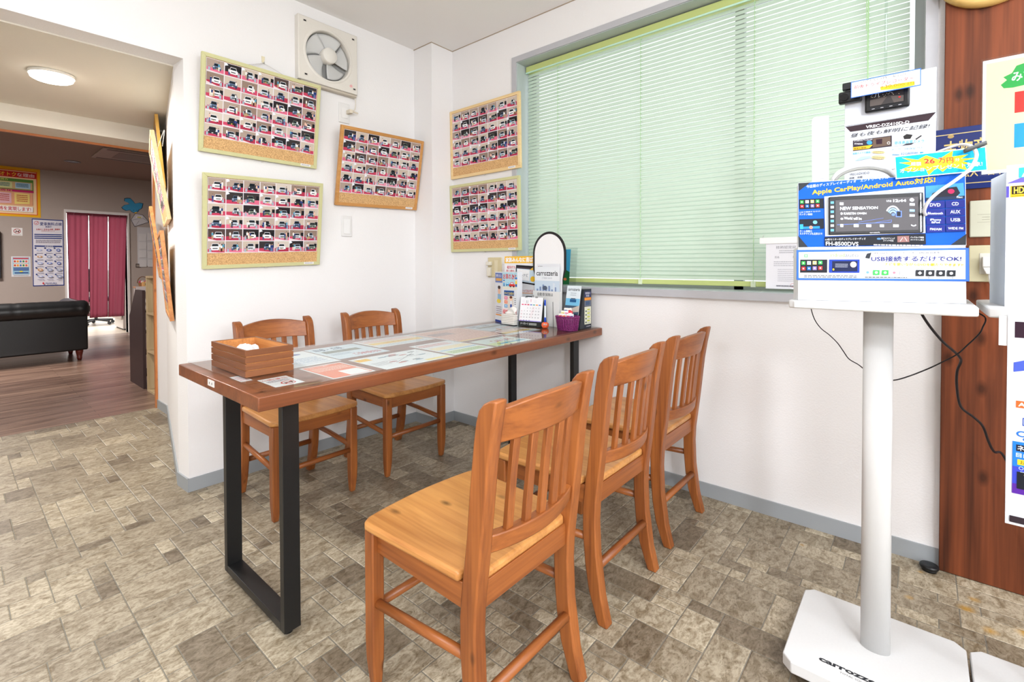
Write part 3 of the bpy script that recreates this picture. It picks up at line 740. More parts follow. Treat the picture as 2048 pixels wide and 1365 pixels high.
# ------------------------------------------------------------------ wall ventilation fan
def fan():
    t=thing('ventilation_fan','square off-white wall fan with a round dished opening above the photo boards','fan',(1.434,YA,2.236))
    plastic=P((226,221,212),0.35); x0,x1,z0,z1=-0.179,0.180,-0.170,0.176; yf=-0.040
    bm=bmesh.new(); n=64; rings=[]
    def sq(a,s):
        c,q=math.cos(a),math.sin(a); k=s/max(abs(c),abs(q)); return c*k,q*k
    rad=[(None,1.0,-0.0005),(None,1.0,yf+0.003),(None,0.975,yf),(0.150,0,yf-0.001),(0.142,0,yf-0.004),(0.136,0,yf-0.0035),(0.133,0,yf+0.004),(0.1315,0,-0.006)]
    for r,s,y in rad:
        rg=[]
        for k in range(n):
            a=2*math.pi*k/n
            if r is None: X,Z=sq(a,0.1795*s); Z=Z*0.173/0.1795+0.003
            else: X,Z=r*math.cos(a)-0.004,r*math.sin(a)
            rg.append(bm.verts.new((X,y,Z)))
        rings.append(rg)
    for i in range(len(rings)-1):
        for k in range(n): bm.faces.new((rings[i][k],rings[i][(k+1)%n],rings[i+1][(k+1)%n],rings[i+1][k]))
    obj('front_panel',bm,plastic,t,smooth=False,bevel=0)
    bm=bmesh.new(); lathe(bm,[(0.1315,-0.0065),(0.0,-0.0055)],(-0.004,0,0),48,axis='y',cap=False); obj('duct_back',bm,P((150,150,148),0.7),t)
    bl=P((205,205,203),0.35)
    for k in range(5):
        bm=bmesh.new(); a0=2*math.pi*k/5; g=[]
        for i in range(9):
            f=i/8; rr=0.036+(0.126-0.036)*f; row=[]
            for j in range(9):
                s=j/8; a=a0+(s-0.5)*R(66)*(0.86+0.16*f)+0.22*f; y=-0.030+0.018*s-0.006*f*(1-s)
                row.append(bm.verts.new((-0.004+rr*math.cos(a),y,rr*math.sin(a))))
            g.append(row)
        for i in range(8):
            for j in range(8): bm.faces.new((g[i][j],g[i][j+1],g[i+1][j+1],g[i+1][j]))
        o=obj('blade',bm,bl,t,smooth=True); so=o.modifiers.new('thickness','SOLIDIFY'); so.thickness=0.0015
    bm=bmesh.new(); lathe(bm,[(0.042,-0.010),(0.044,-0.040),(0.043,-0.056),(0.040,-0.060),(0.0,-0.061)],(-0.004,0,0),40,axis='y',cap=False)
    h=obj('hub',bm,P((228,224,216),0.35),t,smooth=True)
    bm=bmesh.new(); 
    for X,Z in ((-0.142,0.150),(0.152,0.148),(-0.138,-0.138),(0.158,-0.142)): box(bm,X-0.011,yf-0.0012,Z-0.006,X+0.011,yf,Z+0.006,0); box(bm,X-0.008,yf-0.0018,Z-0.004,X+0.006,yf-0.0012,Z+0.004,1)
    obj('latch_slots',bm,[P((214,208,198),0.4),M_black],t)
    obj('lower_skirt',bx(-0.165,-0.036,-0.186,0.176,-0.004,-0.171),P((196,186,170),0.4),t,bevel=0.003)
    a=Art(z0=0); a.ell(0,0,0.011,0.009,(236,190,190)); a.lines(-0.006,-0.004,0.006,3,.004,(220,130,130))
    a.build('round_sticker',t,frame((0.135,yf-0.0006,-0.128),(1,0,0),(0,0,1)))
    bm=bmesh.new(); tube(bm,smooth_curve([(0.172,-0.02,-0.178),(0.178,-0.02,-0.21),(0.172,-0.022,-0.25),(0.150,-0.03,-0.27),(0.135,-0.04,-0.272)],5),0.0028,8)
    obj('power_cord',bm,P((226,218,204),0.5),t)
    bm=bmesh.new(); box(bm,0.118,-0.052,-0.290,0.140,-0.014,-0.268); tube(bm,[(0.135,-0.04,-0.272),(0.178,-0.045,-0.280)],0.005,8)
    obj('plug',bm,P((222,212,192),0.45),t,bevel=0.003)
fan()
def plate(name,label,cat,x,z,w,h,wall='A',rgb=(232,230,228)):
    if wall=='A': M=frame((x,YA,z),(1,0,0),(0,0,1))
    elif wall=='B': M=frame((XB,x,z),(0,-1,0),(0,0,1))
    else: M=frame((2.221,x,z),(0,-1,0),(0,0,1))
    t=thing(name,label,cat,M=M)
    obj('cover_plate',bx(-w/2,-h/2,0.0,w/2,h/2,0.007),P(rgb,0.35),t,bevel=0.003)
    return t
t=plate('wall_outlet','white outlet plate below the wall fan with the fan plug in it','outlet',1.545,1.951,0.07,0.115)
obj('socket_insert',bx(-0.02,-0.03,0.007,0.02,0.03,0.0095),P((238,236,234),0.35),t,bevel=0.001)
t=plate('light_switch','white rocker light switch below the brown-framed photo board','switch',1.555,1.287,0.068,0.122)
obj('rocker',bx(-0.021,-0.045,0.007,0.021,0.045,0.0105),P((240,239,238),0.3),t,bevel=0.0015)
t=plate('wall_outlet','yellowed outlet plate behind the table leaflets near the room corner','outlet',2.018,1.04,0.115,0.125,'B',(214,200,160))
obj('socket_insert',bx(0.0,-0.045,0.007,0.028,0.045,0.0095),P((226,214,180),0.4),t,bevel=0.001)
bm=bmesh.new(); box(bm,-0.05,-0.055,0.007,-0.022,0.0,0.028); box(bm,-0.054,0.012,0.007,-0.018,0.036,0.03); obj('plug_adapter',bm,P((228,222,206),0.4),t,bevel=0.003)

# ------------------------------------------------------------------ far room
def flat(name,label,cat,M,w,h,th=0.002,edge=(240,240,240)):
    t=thing(name,label,cat,M=M); obj('sheet',bx(0,0,0.0008,w,h,th),P(edge,0.5),t); return t
FAR=lambda x,z:frame((x,9.45,z),(1,0,0),(0,0,1))
# yellow poster
Wp,Hp=0.90,0.68
t=flat('wall_poster','large yellow and red poster high on the lounge wall, cut by the left frame edge','poster',FAR(-0.01,1.738),Wp,Hp,0.003,(240,176,30))
a=Art(lambda x,y:(x*Wp/90,y*Hp/68),z0=0.0035,dz=0.0003)
a.rect(0,0,90,68,(240,180,30)); a.rect(2,3,87,64,(226,96,40)); a.rect(3,4,86,63,(250,214,170))
a.rect(4,54,86,62,(200,40,36)); a.text('お得でオトク',34,55,66,61,(250,214,70),.02); a.text('な理由',67,55.5,84,60.5,(250,230,230),.02)
a.rect(4,37,83,52,(90,140,60)); a.rect(5,38,82,48,(210,180,130)); a.text('企業努力',44,49,58,51.5,(250,240,120),.01)
for i,c in enumerate([(196,212,226),(214,222,160),(170,206,226)]): a.rect(28+i*18+1,39,28+i*18+16,47,c); a.lines(30+i*18,41,28+i*18+14,3,1.8,(50,90,120) if i else (150,90,60),.6)
a.rect(4,34,83,37,(190,40,100)); a.text('いただいていること',40,34.4,62,36.6,(250,230,120),.01)
a.rect(5,16,82,33.5,(236,170,130))
for i,c in enumerate([(240,220,130),(240,216,120),(232,186,196),(246,220,130)]): a.poly([(10+i*18,17),(10+i*18+15,18),(10+i*18+15,32),(10+i*18,32.5)],c); a.lines(12+i*18,21,10+i*18+13,4,2.6,(190,80,60),.5)
a.rect(6,7,82,14,(250,248,244)); a.text('低価格を実現します!',40,8,80,13.4,(70,80,150),.03); a.text('低価格を実現します!',40,8,80,13.4,(214,50,50),.012)
a.build('print',t)
# blue framed poster
Wp,Hp=0.328,0.953
t=flat('wall_poster','tall white poster with a dark blue border beside the curtained doorway','poster',FAR(0.797,0.768),Wp,Hp,0.003,(236,236,240))
f=bil((308,573),(612,587),(627,1225),(322,1233),Wp,Hp); a=Art(f,z0=0.0035,dz=0.0003)
a.poly([(308,573),(612,587),(627,1225),(322,1233)],(40,60,130)); a.poly([(316,582),(604,596),(618,1217),(330,1224)],(226,224,232))
a.ring(352,616,24,18,4,(200,60,60)); a.line(342,614,350,624,4,(200,50,50)); a.line(350,624,368,602,4,(200,50,50))
a.text('愛車無料点検',386,641,598,612,(50,60,130),.02,y2=643,y3=608); a.text('実施中',436,660,498,646,(50,60,130),.02)
a.text('お車のこまめな点検・整備を',350,686,582,670,(200,60,60),.02); a.text('心がけましょう',398,698,526,688,(200,60,60),.02)
for y in (722,740,758): a.poly([(332,y),(600,y+4),(600,y+13),(332,y+9)],(40,60,130))
a.lines(346,805,590,3,-12,(120,110,130),-.4); a.poly([(334,834),(602,838),(602,850),(334,846)],(40,60,130)); a.text('点検項目',430,848,512,838,(230,230,240),.01)
rnd=random.Random(3)
for j in range(5):
    for i in range(3):
        X=352+i*92+j*3; Y=880+j*64; a.rect(X-18,Y-26,X-2,Y-14,(40,60,130)); c=rnd.choice([(120,140,210),(180,190,226),(210,160,110),(160,170,200),(90,110,180)])
        a.ell(X+28,Y,rnd.uniform(20,32),rnd.uniform(8,16),c,12); a.ell(X+28,Y,12,6,(230,232,240),10); a.lines(X,Y+28,X+62,1,6,(120,120,150),.8)
a.ell(418,1203,9,9,(210,40,50)); a.text('SUZUKI',438,1208,546,1196,(50,60,130),.03)
a.build('print',t)
t=flat('wall_sign','small white no-dogs sign on the lounge wall','sign',FAR(0.597,1.475),0.106,0.108)
a=Art(z0=0.0025,dz=0.0003); a.rect(0,0,.106,.108,(236,234,232)); 
a.poly([(.035,.06),(.06,.062),(.072,.078),(.078,.07),(.07,.056),(.068,.042),(.062,.042),(.060,.052),(.044,.052),(.042,.042),(.036,.042)],(60,50,50))
a.ring(.053,.062,.036,.034,.007,(170,50,50)); a.line(.03,.085,.076,.039,.006,(170,50,50)); a.lines(.015,.012,.09,1,.008,(90,80,80)); a.build('print',t)
t=flat('wall_notice','white printed notice with a red header lower on the lounge wall','notice',FAR(0.587,0.907),0.19,0.28)
a=Art(z0=0.0025,dz=0.0003); a.rect(0,0,.19,.28,(226,226,230)); a.rect(.012,.03,.178,.268,(150,190,214)); a.rect(.018,.245,.17,.262,(206,70,80))
for y,c in ((.19,(240,224,214)),(.135,(244,226,200))):
    a.rect(.02,y,.17,y+.045,c)
    for i in range(5): a.ell(.035+i*.028,y+.022,.011,.014,((200,60,50),(230,150,60),(70,120,190),(60,140,90),(220,90,90))[i],10)
a.rect(.02,.085,.17,.128,(90,120,170)); a.ell(.095,.072,.018,.009,(240,220,60)); a.rect(.03,.048,.165,.06,(40,70,140)); a.lines(.02,.014,.17,2,.008,(120,120,130)); a.build('print',t)
# dark television edge
t=thing('television','black flat television whose right edge shows at the left frame edge','television',(-0.15,9.45,1.2))
obj('housing',bx(-0.45,-0.07,-0.31,0.637,-0.01,0.325),P((16,16,18),0.3),t,bevel=0.006); obj('screen',bx(-0.43,-0.072,-0.29,0.618,-0.07,0.305),P((14,22,16),0.1),t)
# curtain strips in the doorway
t=thing('door_curtain','burgundy three-strip fabric curtain hanging in the far doorway','curtain',(1.5,9.42,0))
M_cur=translucent('burgundy_cloth',(156,92,106),0.5,0.85,(204,136,154))
for (xa,xb,xc,xd,zb) in ((1.165,1.398,1.175,1.39,0.30),(1.414,1.626,1.40,1.612,0.272),(1.642,1.864,1.618,1.812,0.268)):
    bm=bmesh.new(); n=26;m=24; g=[]
    ph=xa*7
    for j in range(m+1):
        v=j/m; z=1.828+(zb-1.828)*v; row=[]
        for i in range(n+1):
            u=i/n; x=(xa+(xc-xa)*v)*(1-u)+(xb+(xd-xb)*v)*u-1.5
            y=0.011*math.sin(u*9+ph)*(0.3+0.7*v)+0.006*math.sin(u*23+ph*2+v*2)
            row.append(bm.verts.new((x,y,z)))
        g.append(row)
    for j in range(m):
        for i in range(n): bm.faces.new((g[j][i],g[j][i+1],g[j+1][i+1],g[j+1][i]))
    o=obj('curtain_strip',bm,M_cur,t,smooth=True); so=o.modifiers.new('hem','SOLIDIFY'); so.thickness=0.0006
    bm=bmesh.new()
    for side in (0,n):
        pts=[tuple(Vector(((xa+(xc-xa)*v)-1.5 if side==0 else (xb+(xd-xb)*v)-1.5,-0.003+0.011*math.sin((side/n)*9+ph)*(0.3+0.7*v)+0.006*math.sin((side/n)*23+ph*2+v*2),1.828+(zb-1.828)*v))) for v in [q/12 for q in range(13)]]
        tube(bm,pts,0.004,6)
    obj('side_hem',bm,P((96,24,40),0.8),o)
bm=bmesh.new(); tube(bm,[(-0.345,0,1.832),(0.368,0,1.832)],0.006,8); obj('curtain_rod',bm,P((110,40,52),0.6),t)
obj('top_band',bx(-0.335,-0.008,1.806,0.366,-0.006,1.836),P((100,30,44),0.8),t)
# lace curtain edge & office chair seen under the curtain
t=thing('office_chair','office chair with dark casters seen beneath the burgundy curtain','chair',(1.75,11.2,0))
bm=bmesh.new()
for k in range(5):
    a_=2*math.pi*k/5+0.3; tube(bm,[(0,0,0.09),(0.26*math.cos(a_),0.26*math.sin(a_),0.065)],0.018,8)
obj('star_base',bm,P((40,44,50),0.4),t)
for k in range(5):
    a_=2*math.pi*k/5+0.3; bm=bmesh.new(); lathe(bm,[(0,-0.02),(0.026,-0.02),(0.028,-0.01),(0.028,0.01),(0.026,0.02),(0,0.02)],(0.26*math.cos(a_),0.26*math.sin(a_),0.029),14,axis='y',cap=False); obj('caster',bm,P((60,66,72),0.4),t)
bm=bmesh.new(); tube(bm,[(0,0,0.07),(0,0,0.42)],0.025,10); obj('gas_lift',bm,P((50,52,56),0.3),t)
obj('seat',bx(-0.23,-0.23,0.42,0.23,0.23,0.49),P((60,66,76),0.8),t,bevel=0.03)
obj('backrest',bx(-0.21,0.2,0.58,0.21,0.25,1.0),P((60,66,76),0.8),t,bevel=0.03)
t=thing('drawer_cabinet','white low cabinet with a cloth cover just inside the far doorway','cabinet',(2.1,10.15,0))
obj('body',bx(-0.22,-0.3,0.02,0.3,0.3,0.7),P((226,224,220),0.4),t,bevel=0.004)
obj('plinth',bx(-0.2,-0.28,0,0.28,0.28,0.02),P((60,60,60),0.5),t)
bm=bmesh.new(); n=20
vs=[[bm.verts.new((-0.245+0.012*math.sin(i*1.9)*(1-j/4),-0.32+0.62*i/n,0.17+0.54*j/4)) for i in range(n+1)] for j in range(5)]
for j in range(4):
    for i in range(n): bm.faces.new((vs[j][i],vs[j][i+1],vs[j+1][i+1],vs[j+1][i]))
o=obj('cloth_cover',bm,P((230,222,222),0.8),t,smooth=True); so=o.modifiers.new('cloth','SOLIDIFY'); so.thickness=0.002
# bright window at the back of the office
struct('window_2',bx(0.2,13.985,0.95,3.4,13.995,2.05),emis('daylight_pane',(245,250,255),2.6))
# blue bird decoration with envelope, red post box
t=thing('bird_cutout','blue paper bird cutout carrying an envelope right of the far doorway','wall decoration',M=FAR(1.80,1.67))
f=lambda x,y:((x-520)/192*0.287,(320-y)/260*0.455); a=Art(f,z0=0.0015,dz=0.0003)
def outl(pts,c,k=(40,44,60)): a.poly(pts,k); cx=sum(p[0] for p in pts)/len(pts); cy=sum(p[1] for p in pts)/len(pts); a.poly([(cx+(x-cx)*.94,cy+(y-cy)*.93) for x,y in pts],c)
outl([(522,152),(548,128),(590,118),(578,104),(546,92),(548,68),(575,62),(600,62),(628,90),(640,108),(680,96),(712,102),(704,140),(690,156),(676,160),(668,178),(650,190),(628,194),(605,184),(596,172),(560,180),(534,168)],(70,160,208))
for x in (625,655): a.ell(x,170,3,3,(20,30,50),8)
a.poly([(632,188),(655,184),(645,206)],(240,190,40))
outl([(600,258),(640,196),(705,206),(762,270),(632,320)],(206,204,208)); a.poly([(642,240),(646,222),(702,218),(704,236)],(226,222,224)); a.rect(656,226,690,236,(206,200,90)); a.line(605,262,700,235,2,(90,90,96)); a.line(700,235,758,270,2,(90,90,96)); a.line(672,262,634,318,2,(90,90,96))
o=a.build('print',t); so=o.modifiers.new('card','SOLIDIFY'); so.thickness=0.0008
t=thing('paper_tag','red paper letter cutout beside the envelope of the blue bird','wall decoration',M=FAR(2.165,1.675))
a=Art(z0=0.0015,dz=0.0003); a.poly([(0,.14),(.02,.145),(.03,.165),(.12,.17),(.12,.13),(.05,.12),(.05,.07),(.09,.06),(.09,.0),(.02,0),(.015,.11),(0,.115)],(200,40,44)); o=a.build('print',t); so=o.modifiers.new('card','SOLIDIFY'); so.thickness=0.0008
# notice board with papers
t=flat('paper_board','white board of overlapping folded papers on the lounge wall right of the doorway','notice board',FAR(2.0,1.05),0.36,0.62,0.006,(206,204,206))
rnd=random.Random(8)
for j in range(4):
    for i in range(3):
        X=0.02+i*0.113; Y=0.46-j*0.14+rnd.uniform(-.01,.01)
        bm=bx(X,Y-0.05,0.008,X+0.098,Y+0.06,0.012); box(bm,X+.002,Y-0.055,0.012,X+0.094,Y-0.012,0.015); obj('paper_sheet',bm,P((216,214,214),0.6),t)
t=flat('wall_switch','dark two-gang wall switch below the papers right of the far doorway','switch',FAR(1.974,1.025),0.065,0.06,0.01,(80,70,66))
obj('rockers',bx(.008,.012,.01,.056,.046,.013),P((150,140,130),0.4),t)
# folding table with basket & box
t=thing('side_table','small table with a wooden top and white folding legs by the lounge wall','table',(2.08,9.2,0))
obj('top',bx(-0.17,-0.13,0.705,0.2,0.13,0.73),P((196,140,84),0.5),t,bevel=0.003)
bm=bmesh.new()
for y in (-0.1,0.1): tube(bm,[(-0.155,y,0.70),(-0.16,y,0.0)],0.012,8); tube(bm,[(-0.13,y,0.70),(0.0,y,0.35),(0.15,y,0.0)],0.011,8); tube(bm,[(0.15,y,0.70),(0.16,y,0.0)],0.012,8)
obj('folding_legs',bm,P((214,208,204),0.4),t)
bm=bmesh.new(); n=16
pt=[[bm.verts.new((0.16*i/8-0.16 if j<0 else -0.19+0.40*i/8,(-0.135),0.735-(0.0 if j==0 else 0.05+0.05*abs(math.sin(i*1.3))))) for i in range(9)] for j in range(2)]
for i in range(8): bm.faces.new((pt[0][i],pt[0][i+1],pt[1][i+1],pt[1][i]))
o=obj('lace_cloth',bm,P((216,206,204),0.8),t); so=o.modifiers.new('cloth','SOLIDIFY'); so.thickness=0.002
t=thing('wooden_box','small pale wooden box with a dark plate on the lounge side table','box',(2.06,9.13,0.731))
obj('body',bx(-0.07,-0.04,0,0.09,0.06,0.07),P((222,176,112),0.5),t,bevel=0.003); obj('dark_plate',bx(-0.045,-0.042,0.02,0.07,-0.04,0.052),P((74,66,60),0.5),t)
t=thing('wicker_basket','little handled basket with pink flowers behind the wooden box','basket',(2.02,9.25,0.731))
bm=bmesh.new(); lathe(bm,[(0.05,0),(0.062,0.05),(0.066,0.055)],(0,0,0),16,cap=False); obj('bowl',bm,P((150,110,70),0.8),t)
bm=bmesh.new(); tube(bm,[(0.07*math.cos(a_),0,0.05+0.10*math.sin(a_)) for a_ in [math.pi*k/12 for k in range(13)]],0.006,6); obj('handle',bm,P((120,84,50),0.8),t)
for i,(x,y,c) in enumerate(((-0.03,0,(190,70,90)),(0.02,0.02,(226,190,196)),(0.03,-0.02,(200,90,110)),(-0.01,-0.03,(236,226,222)))):
    bm=bmesh.new(); bmesh.ops.create_icosphere(bm,subdivisions=2,radius=0.024,matrix=Matrix.Translation((x,y,0.065))); obj('flower',bm,P(c,0.8),t,smooth=True)
# brochure rack, bookshelf
t=thing('brochure_rack','dark brown side panel of a slanting brochure rack beside the passage frame','rack',(1.1,5.05,0))
prof=[(-0.03,0),(0.42,0),(0.42,0.60),(0.20,0.845),(-0.03,0.845)]
obj('side_panel',pr(prof,'x',-0.01,0.012),P((58,40,40),0.5),t,bevel=0.001); obj('far_panel',pr(prof,'x',0.55,0.57),P((58,40,40),0.5),t)
bm=bmesh.new()
for k in range(4): box(bm,0.012,0.0+0.05*k,0.1+0.18*k,0.55,0.32-0.03*k,0.115+0.18*k)
obj('shelf',bm,P((70,50,46),0.5),t)
t=thing('bookshelf','narrow pale oak open bookshelf standing between the rack and the orange frame','bookshelf',(1.095,4.62,0))
M_oak=wood('pale_oak',(196,174,136),(168,144,106),'z',0.5,1,False)
# closed side toward the camera passage, open compartments facing the lounge
bm=bmesh.new(); box(bm,0.0,0.0,0.0,0.30,0.016,0.97); box(bm,0.0,0.29,0.0,0.30,0.306,0.97); box(bm,0.285,0.016,0,0.30,0.29,0.97); obj('carcass',bm,M_oak,t)
for z in (0.0,0.33,0.65,0.955): obj('shelf',bx(0.0,0.016,z,0.285,0.29,z+0.016),M_oak,t)
t=thing('tissue_box','small white box on top of the oak bookshelf','box',(1.17,4.75,0.97)); obj('body',bx(-0.05,-0.05,0,0.05,0.05,0.07),P((224,222,220),0.5),t,bevel=0.002); obj('slot',bx(-0.03,-0.01,0.07,0.03,0.01,0.0715),P((190,190,190),0.5),t)
# passage ceiling lamp, lounge downlight and ceiling vent
t=thing('ceiling_lamp','round glowing flush lamp on the passage ceiling','ceiling light',(0.355,3.25,2.006))
bm=bmesh.new(); lathe(bm,[(0.0,0.0),(0.088,0.0),(0.09,-0.008),(0.086,-0.014)],(0,0,0),40,cap=False); obj('ring',bm,P((226,222,212),0.4),t,smooth=True)
bm=bmesh.new(); lathe(bm,[(0.084,-0.010),(0.080,-0.026),(0.068,-0.033),(0.0,-0.036)],(0,0,0),40,cap=False); obj('diffuser',bm,emis('lamp_diffuser',(255,252,244),5.0),t,smooth=True)
t=thing('downlight','small unlit recessed downlight in the lounge ceiling','ceiling light',(1.10,8.4,2.42))
bm=bmesh.new(); lathe(bm,[(0.085,0.0),(0.085,-0.006),(0.066,-0.006),(0.060,-0.001)],(0,0,0),28,cap=False); obj('ring',bm,P((110,112,116),0.4),t,smooth=True)
bm=bmesh.new(); lathe(bm,[(0.062,-0.0015),(0.0,-0.0015)],(0,0,0),28,cap=False); obj('lens',bm,P((150,165,190),0.2),t)
t=thing('ceiling_vent','grey air conditioner vent panel flush in the lounge ceiling','vent',(1.62,7.45,2.42))
obj('panel',bx(-0.42,-0.36,-0.018,0.42,0.36,-0.0005),P((160,148,140),0.5),t,bevel=0.006)
obj('grille',bx(-0.25,-0.2,-0.021,0.25,0.2,-0.018),P((130,120,114),0.5),t)
bm=bmesh.new(); box(bm,-0.38,-0.335,-0.020,0.38,-0.285,-0.018); box(bm,-0.38,0.285,-0.020,0.38,0.335,-0.018); obj('air_slot',bm,P((90,80,76),0.5),t)
# ------------------------------------------------------------------ sofa
def sofa():
    t=thing('leather_sofa','black tufted leather sofa with rolled arms seen from behind in the lounge','sofa',(0.1,7.08,0))
    m,nt,b=nodes('black_leather',0.32,0,0.5); b.inputs['Base Color'].default_value=(0.010,0.011,0.012,1)
    n=nt.nodes.new('ShaderNodeTexVoronoi'); n.inputs['Scale'].default_value=220; tc=nt.nodes.new('ShaderNodeTexCoord'); nt.links.new(tc.outputs['Object'],n.inputs[0]); add_bump(nt,b,n.outputs['Distance'],0.12,0.001)
    xl,xr=-1.05,0.935
    obj('back_panel',bx(xl,0.0,0.115,xr,0.14,0.56),m,t,bevel=0.015)
    # rolled top: lathe-like roll along x with tuft creases
    bm=bmesh.new(); nseg=84; rings=[]
    for i in range(nseg+1):
        x=xl-0.03+(xr+0.06-xl)*i/nseg
        e=min(1,(x-(xl-0.03))/0.06,(xr+0.03-x)/0.06); e=max(0.0,e); rr=0.098*math.sqrt(max(0.02,1-(1-e)**2))
        cr=1-0.045*math.exp(-((((x-xl)%0.165)-0.0825)/0.008)**2)
        rings.append([bm.verts.new((x,0.055+rr*cr*math.cos(2*math.pi*k/20)*1.05,0.572+rr*cr*math.sin(2*math.pi*k/20))) for k in range(20)])
    for i in range(nseg):
        for k in range(20): bm.faces.new((rings[i][k],rings[i][(k+1)%20],rings[i+1][(k+1)%20],rings[i+1][k]))
    bm.faces.new(rings[0]); bm.faces.new(rings[-1])
    obj('back_roll',bm,m,t,smooth=True)
    for s,xa in ((-1,xl),(1,xr)):
        bm=bmesh.new(); x0,x1=(xa,xa+0.16) if s<0 else (xa-0.16,xa); box(bm,x0,0.10,0.115,x1,0.80,0.54); 
        tube(bm,[((x0+x1)/2+s*0.01,0.08,0.565),((x0+x1)/2+s*0.01,0.83,0.565)],0.098,20); obj('arm',bm,m,t,bevel=0.012)
    obj('seat_base',bx(xl+0.16,0.14,0.115,xr-0.16,0.78,0.30),m,t,bevel=0.01)
    for k in range(3):
        w=(xr-xl-0.32)/3; obj('seat_cushion',bx(xl+0.16+k*w+0.004,0.15,0.30,xl+0.16+(k+1)*w-0.004,0.80,0.43),m,t,bevel=0.03,seg=4)
    lw=P((112,44,34),0.3)
    for x in (xl+0.07,xr-0.07):
        for y in (0.05,0.64):
            bm=bmesh.new(); lathe(bm,[(0,0.0),(0.017,0.0),(0.022,0.02),(0.025,0.03),(0.022,0.035),(0.031,0.085),(0.034,0.095),(0.034,0.115),(0,0.115)],(x,y,0),18,cap=False); obj('leg',bm,lw,t,smooth=True)
sofa()
# ------------------------------------------------------------------ papers under the glass
def sheet(label,x0,y0,x1,y1,draw,rot=0.0,cat='paper sheet',group=None):
    """a sheet lying on the table; its text reads from the wall side of the table"""
    w=x1-x0; h=y1-y0
    M=Matrix.Translation(((x0+x1)/2,(y0+y1)/2,0.7248))@Matrix.Rotation(rot,4,'Z')@Matrix.Translation((-w/2,-h/2,0))
    a=Art(z0=0.0,dz=0.000012,rough=0.6); a.rect(0,0,w,h,(232,236,238)); draw(a,w,h)
    o=a.build('paper_sheet',None,M); tag(o,label,cat,group); return o
def d_orange(a,w,h):
    a.rect(.006,.008,w-.006,h-.008,(236,140,110)); a.text('お支払いのご案内',w*.1,h*.86,w*.6,h*.93,(250,236,226),.01); a.lines(w*.1,h*.55,w*.9,6,h*.045,(248,214,198),.5); a.rect(w*.45,.012,w*.92,h*.42,(240,240,240))
def d_tree(a,w,h):
    a.rect(w*.02,h*.72,w*.2,h*.9,(246,196,70)); a.line(w*.2,h*.5,w*.85,h*.55,.002,(60,50,60)); a.line(w*.3,h*.3,w*.8,h*.75,.002,(60,50,60))
    rnd=random.Random(2)
    for k in range(14):
        X=w*(.25+.6*rnd.random()); Y=h*(.12+.75*rnd.random()); a.poly([(X-.017,Y),(X-.012,Y+.006),(X+.008,Y+.008),(X+.018,Y+.003),(X+.015,Y-.004),(X-.015,Y-.004)],rnd.choice([(120,130,136),(170,80,80),(90,100,110),(110,150,170),(200,110,100)]))
    a.rect(w*.62,h*.05,w*.97,h*.16,(244,226,150)); a.lines(w*.05,h*.3,w*.25,4,h*.06,(150,150,150))
def d_blue(a,w,h):
    a.rect(0,0,w,h,(214,228,236)); a.text('車検・点検',w*.08,h*.72,w*.62,h*.92,(70,100,130),.02)
    a.rect(w*.1,h*.48,w*.8,h*.66,(140,148,140)); a.lines(w*.1,h*.3,w*.5,3,h*.05,(90,130,160)); a.text('ご予約受付中',w*.4,h*.1,w*.92,h*.26,(206,80,84),.02)
def d_white(a,w,h):
    a.ell(w*.4,h*.78,w*.18,h*.06,(220,90,90)); a.ell(w*.7,h*.8,w*.12,h*.05,(80,100,170)); a.ell(w*.3,h*.6,w*.12,h*.07,(190,220,190)); a.lines(w*.1,h*.2,w*.9,5,h*.07,(130,160,200),.35); a.line(w*.05,h*.12,w*.95,h*.12,.002,(60,120,200))
def d_yellow(a,w,h):
    a.rect(w*.05,h*.3,w*.95,h*.55,(246,214,130)); a.text('オイル交換',w*.3,h*.36,w*.8,h*.5,(220,150,60),.01); a.rect(w*.05,h*.62,w*.95,h*.75,(246,206,190)); a.lines(w*.06,h*.8,w*.9,3,h*.05,(214,120,110)); a.lines(w*.06,h*.08,w*.9,3,h*.06,(150,190,210))
def d_green(a,w,h):
    a.lines(w*.06,h*.75,w*.8,3,h*.06,(220,120,110),.5); a.rect(w*.06,h*.42,w*.94,h*.62,(240,226,190)); a.rect(w*.06,h*.33,w*.94,h*.37,(120,190,220)); a.rect(w*.06,h*.08,w*.94,h*.28,(206,226,180)); a.lines(w*.1,h*.12,w*.9,3,h*.05,(110,150,110),.4)
def d_pink(a,w,h):
    a.rect(w*.03,h*.03,w*.97,h*.97,(236,200,186)); a.lines(w*.08,h*.1,w*.9,10,h*.08,(200,140,120),.3); a.rect(w*.1,h*.55,w*.5,h*.75,(180,160,160)); a.rect(w*.05,.006,w*.6,.022,(244,206,110))
def d_red(a,w,h):
    a.rect(0,0,w,h,(214,230,226)); a.rect(w*.02,h*.02,w*.6,h*.4,(210,226,170)); a.text('CAR LIFE',w*.3,h*.45,w*.85,h*.7,(190,80,90),.02); a.rect(w*.2,h*.15,w*.95,h*.28,(80,170,200))
def d_dog(a,w,h):
    a.text('ペット同伴はご遠慮ください',w*.06,h*.74,w*.92,h*.9,(196,50,60),.02); a.lines(w*.1,h*.52,w*.85,2,h*.1,(120,110,130),.5)
    a.ring(w*.6,h*.27,w*.24,h*.17,.004,(196,50,60)); a.poly([(w*.44,h*.3),(w*.7,h*.3),(w*.76,h*.36),(w*.74,h*.24),(w*.7,h*.16),(w*.67,h*.24),(w*.52,h*.24),(w*.49,h*.16),(w*.46,h*.24)],(50,40,44)); a.line(w*.42,h*.16,w*.78,h*.38,.003,(196,50,60))
def d_dog2(a,w,h): a.lines(w*.1,h*.15,w*.9,5,h*.15,(200,110,120),.4)
sheet('orange printed sheet under the glass with a blank white square, near the front edge',0.737,1.297,0.882,1.511,d_orange)
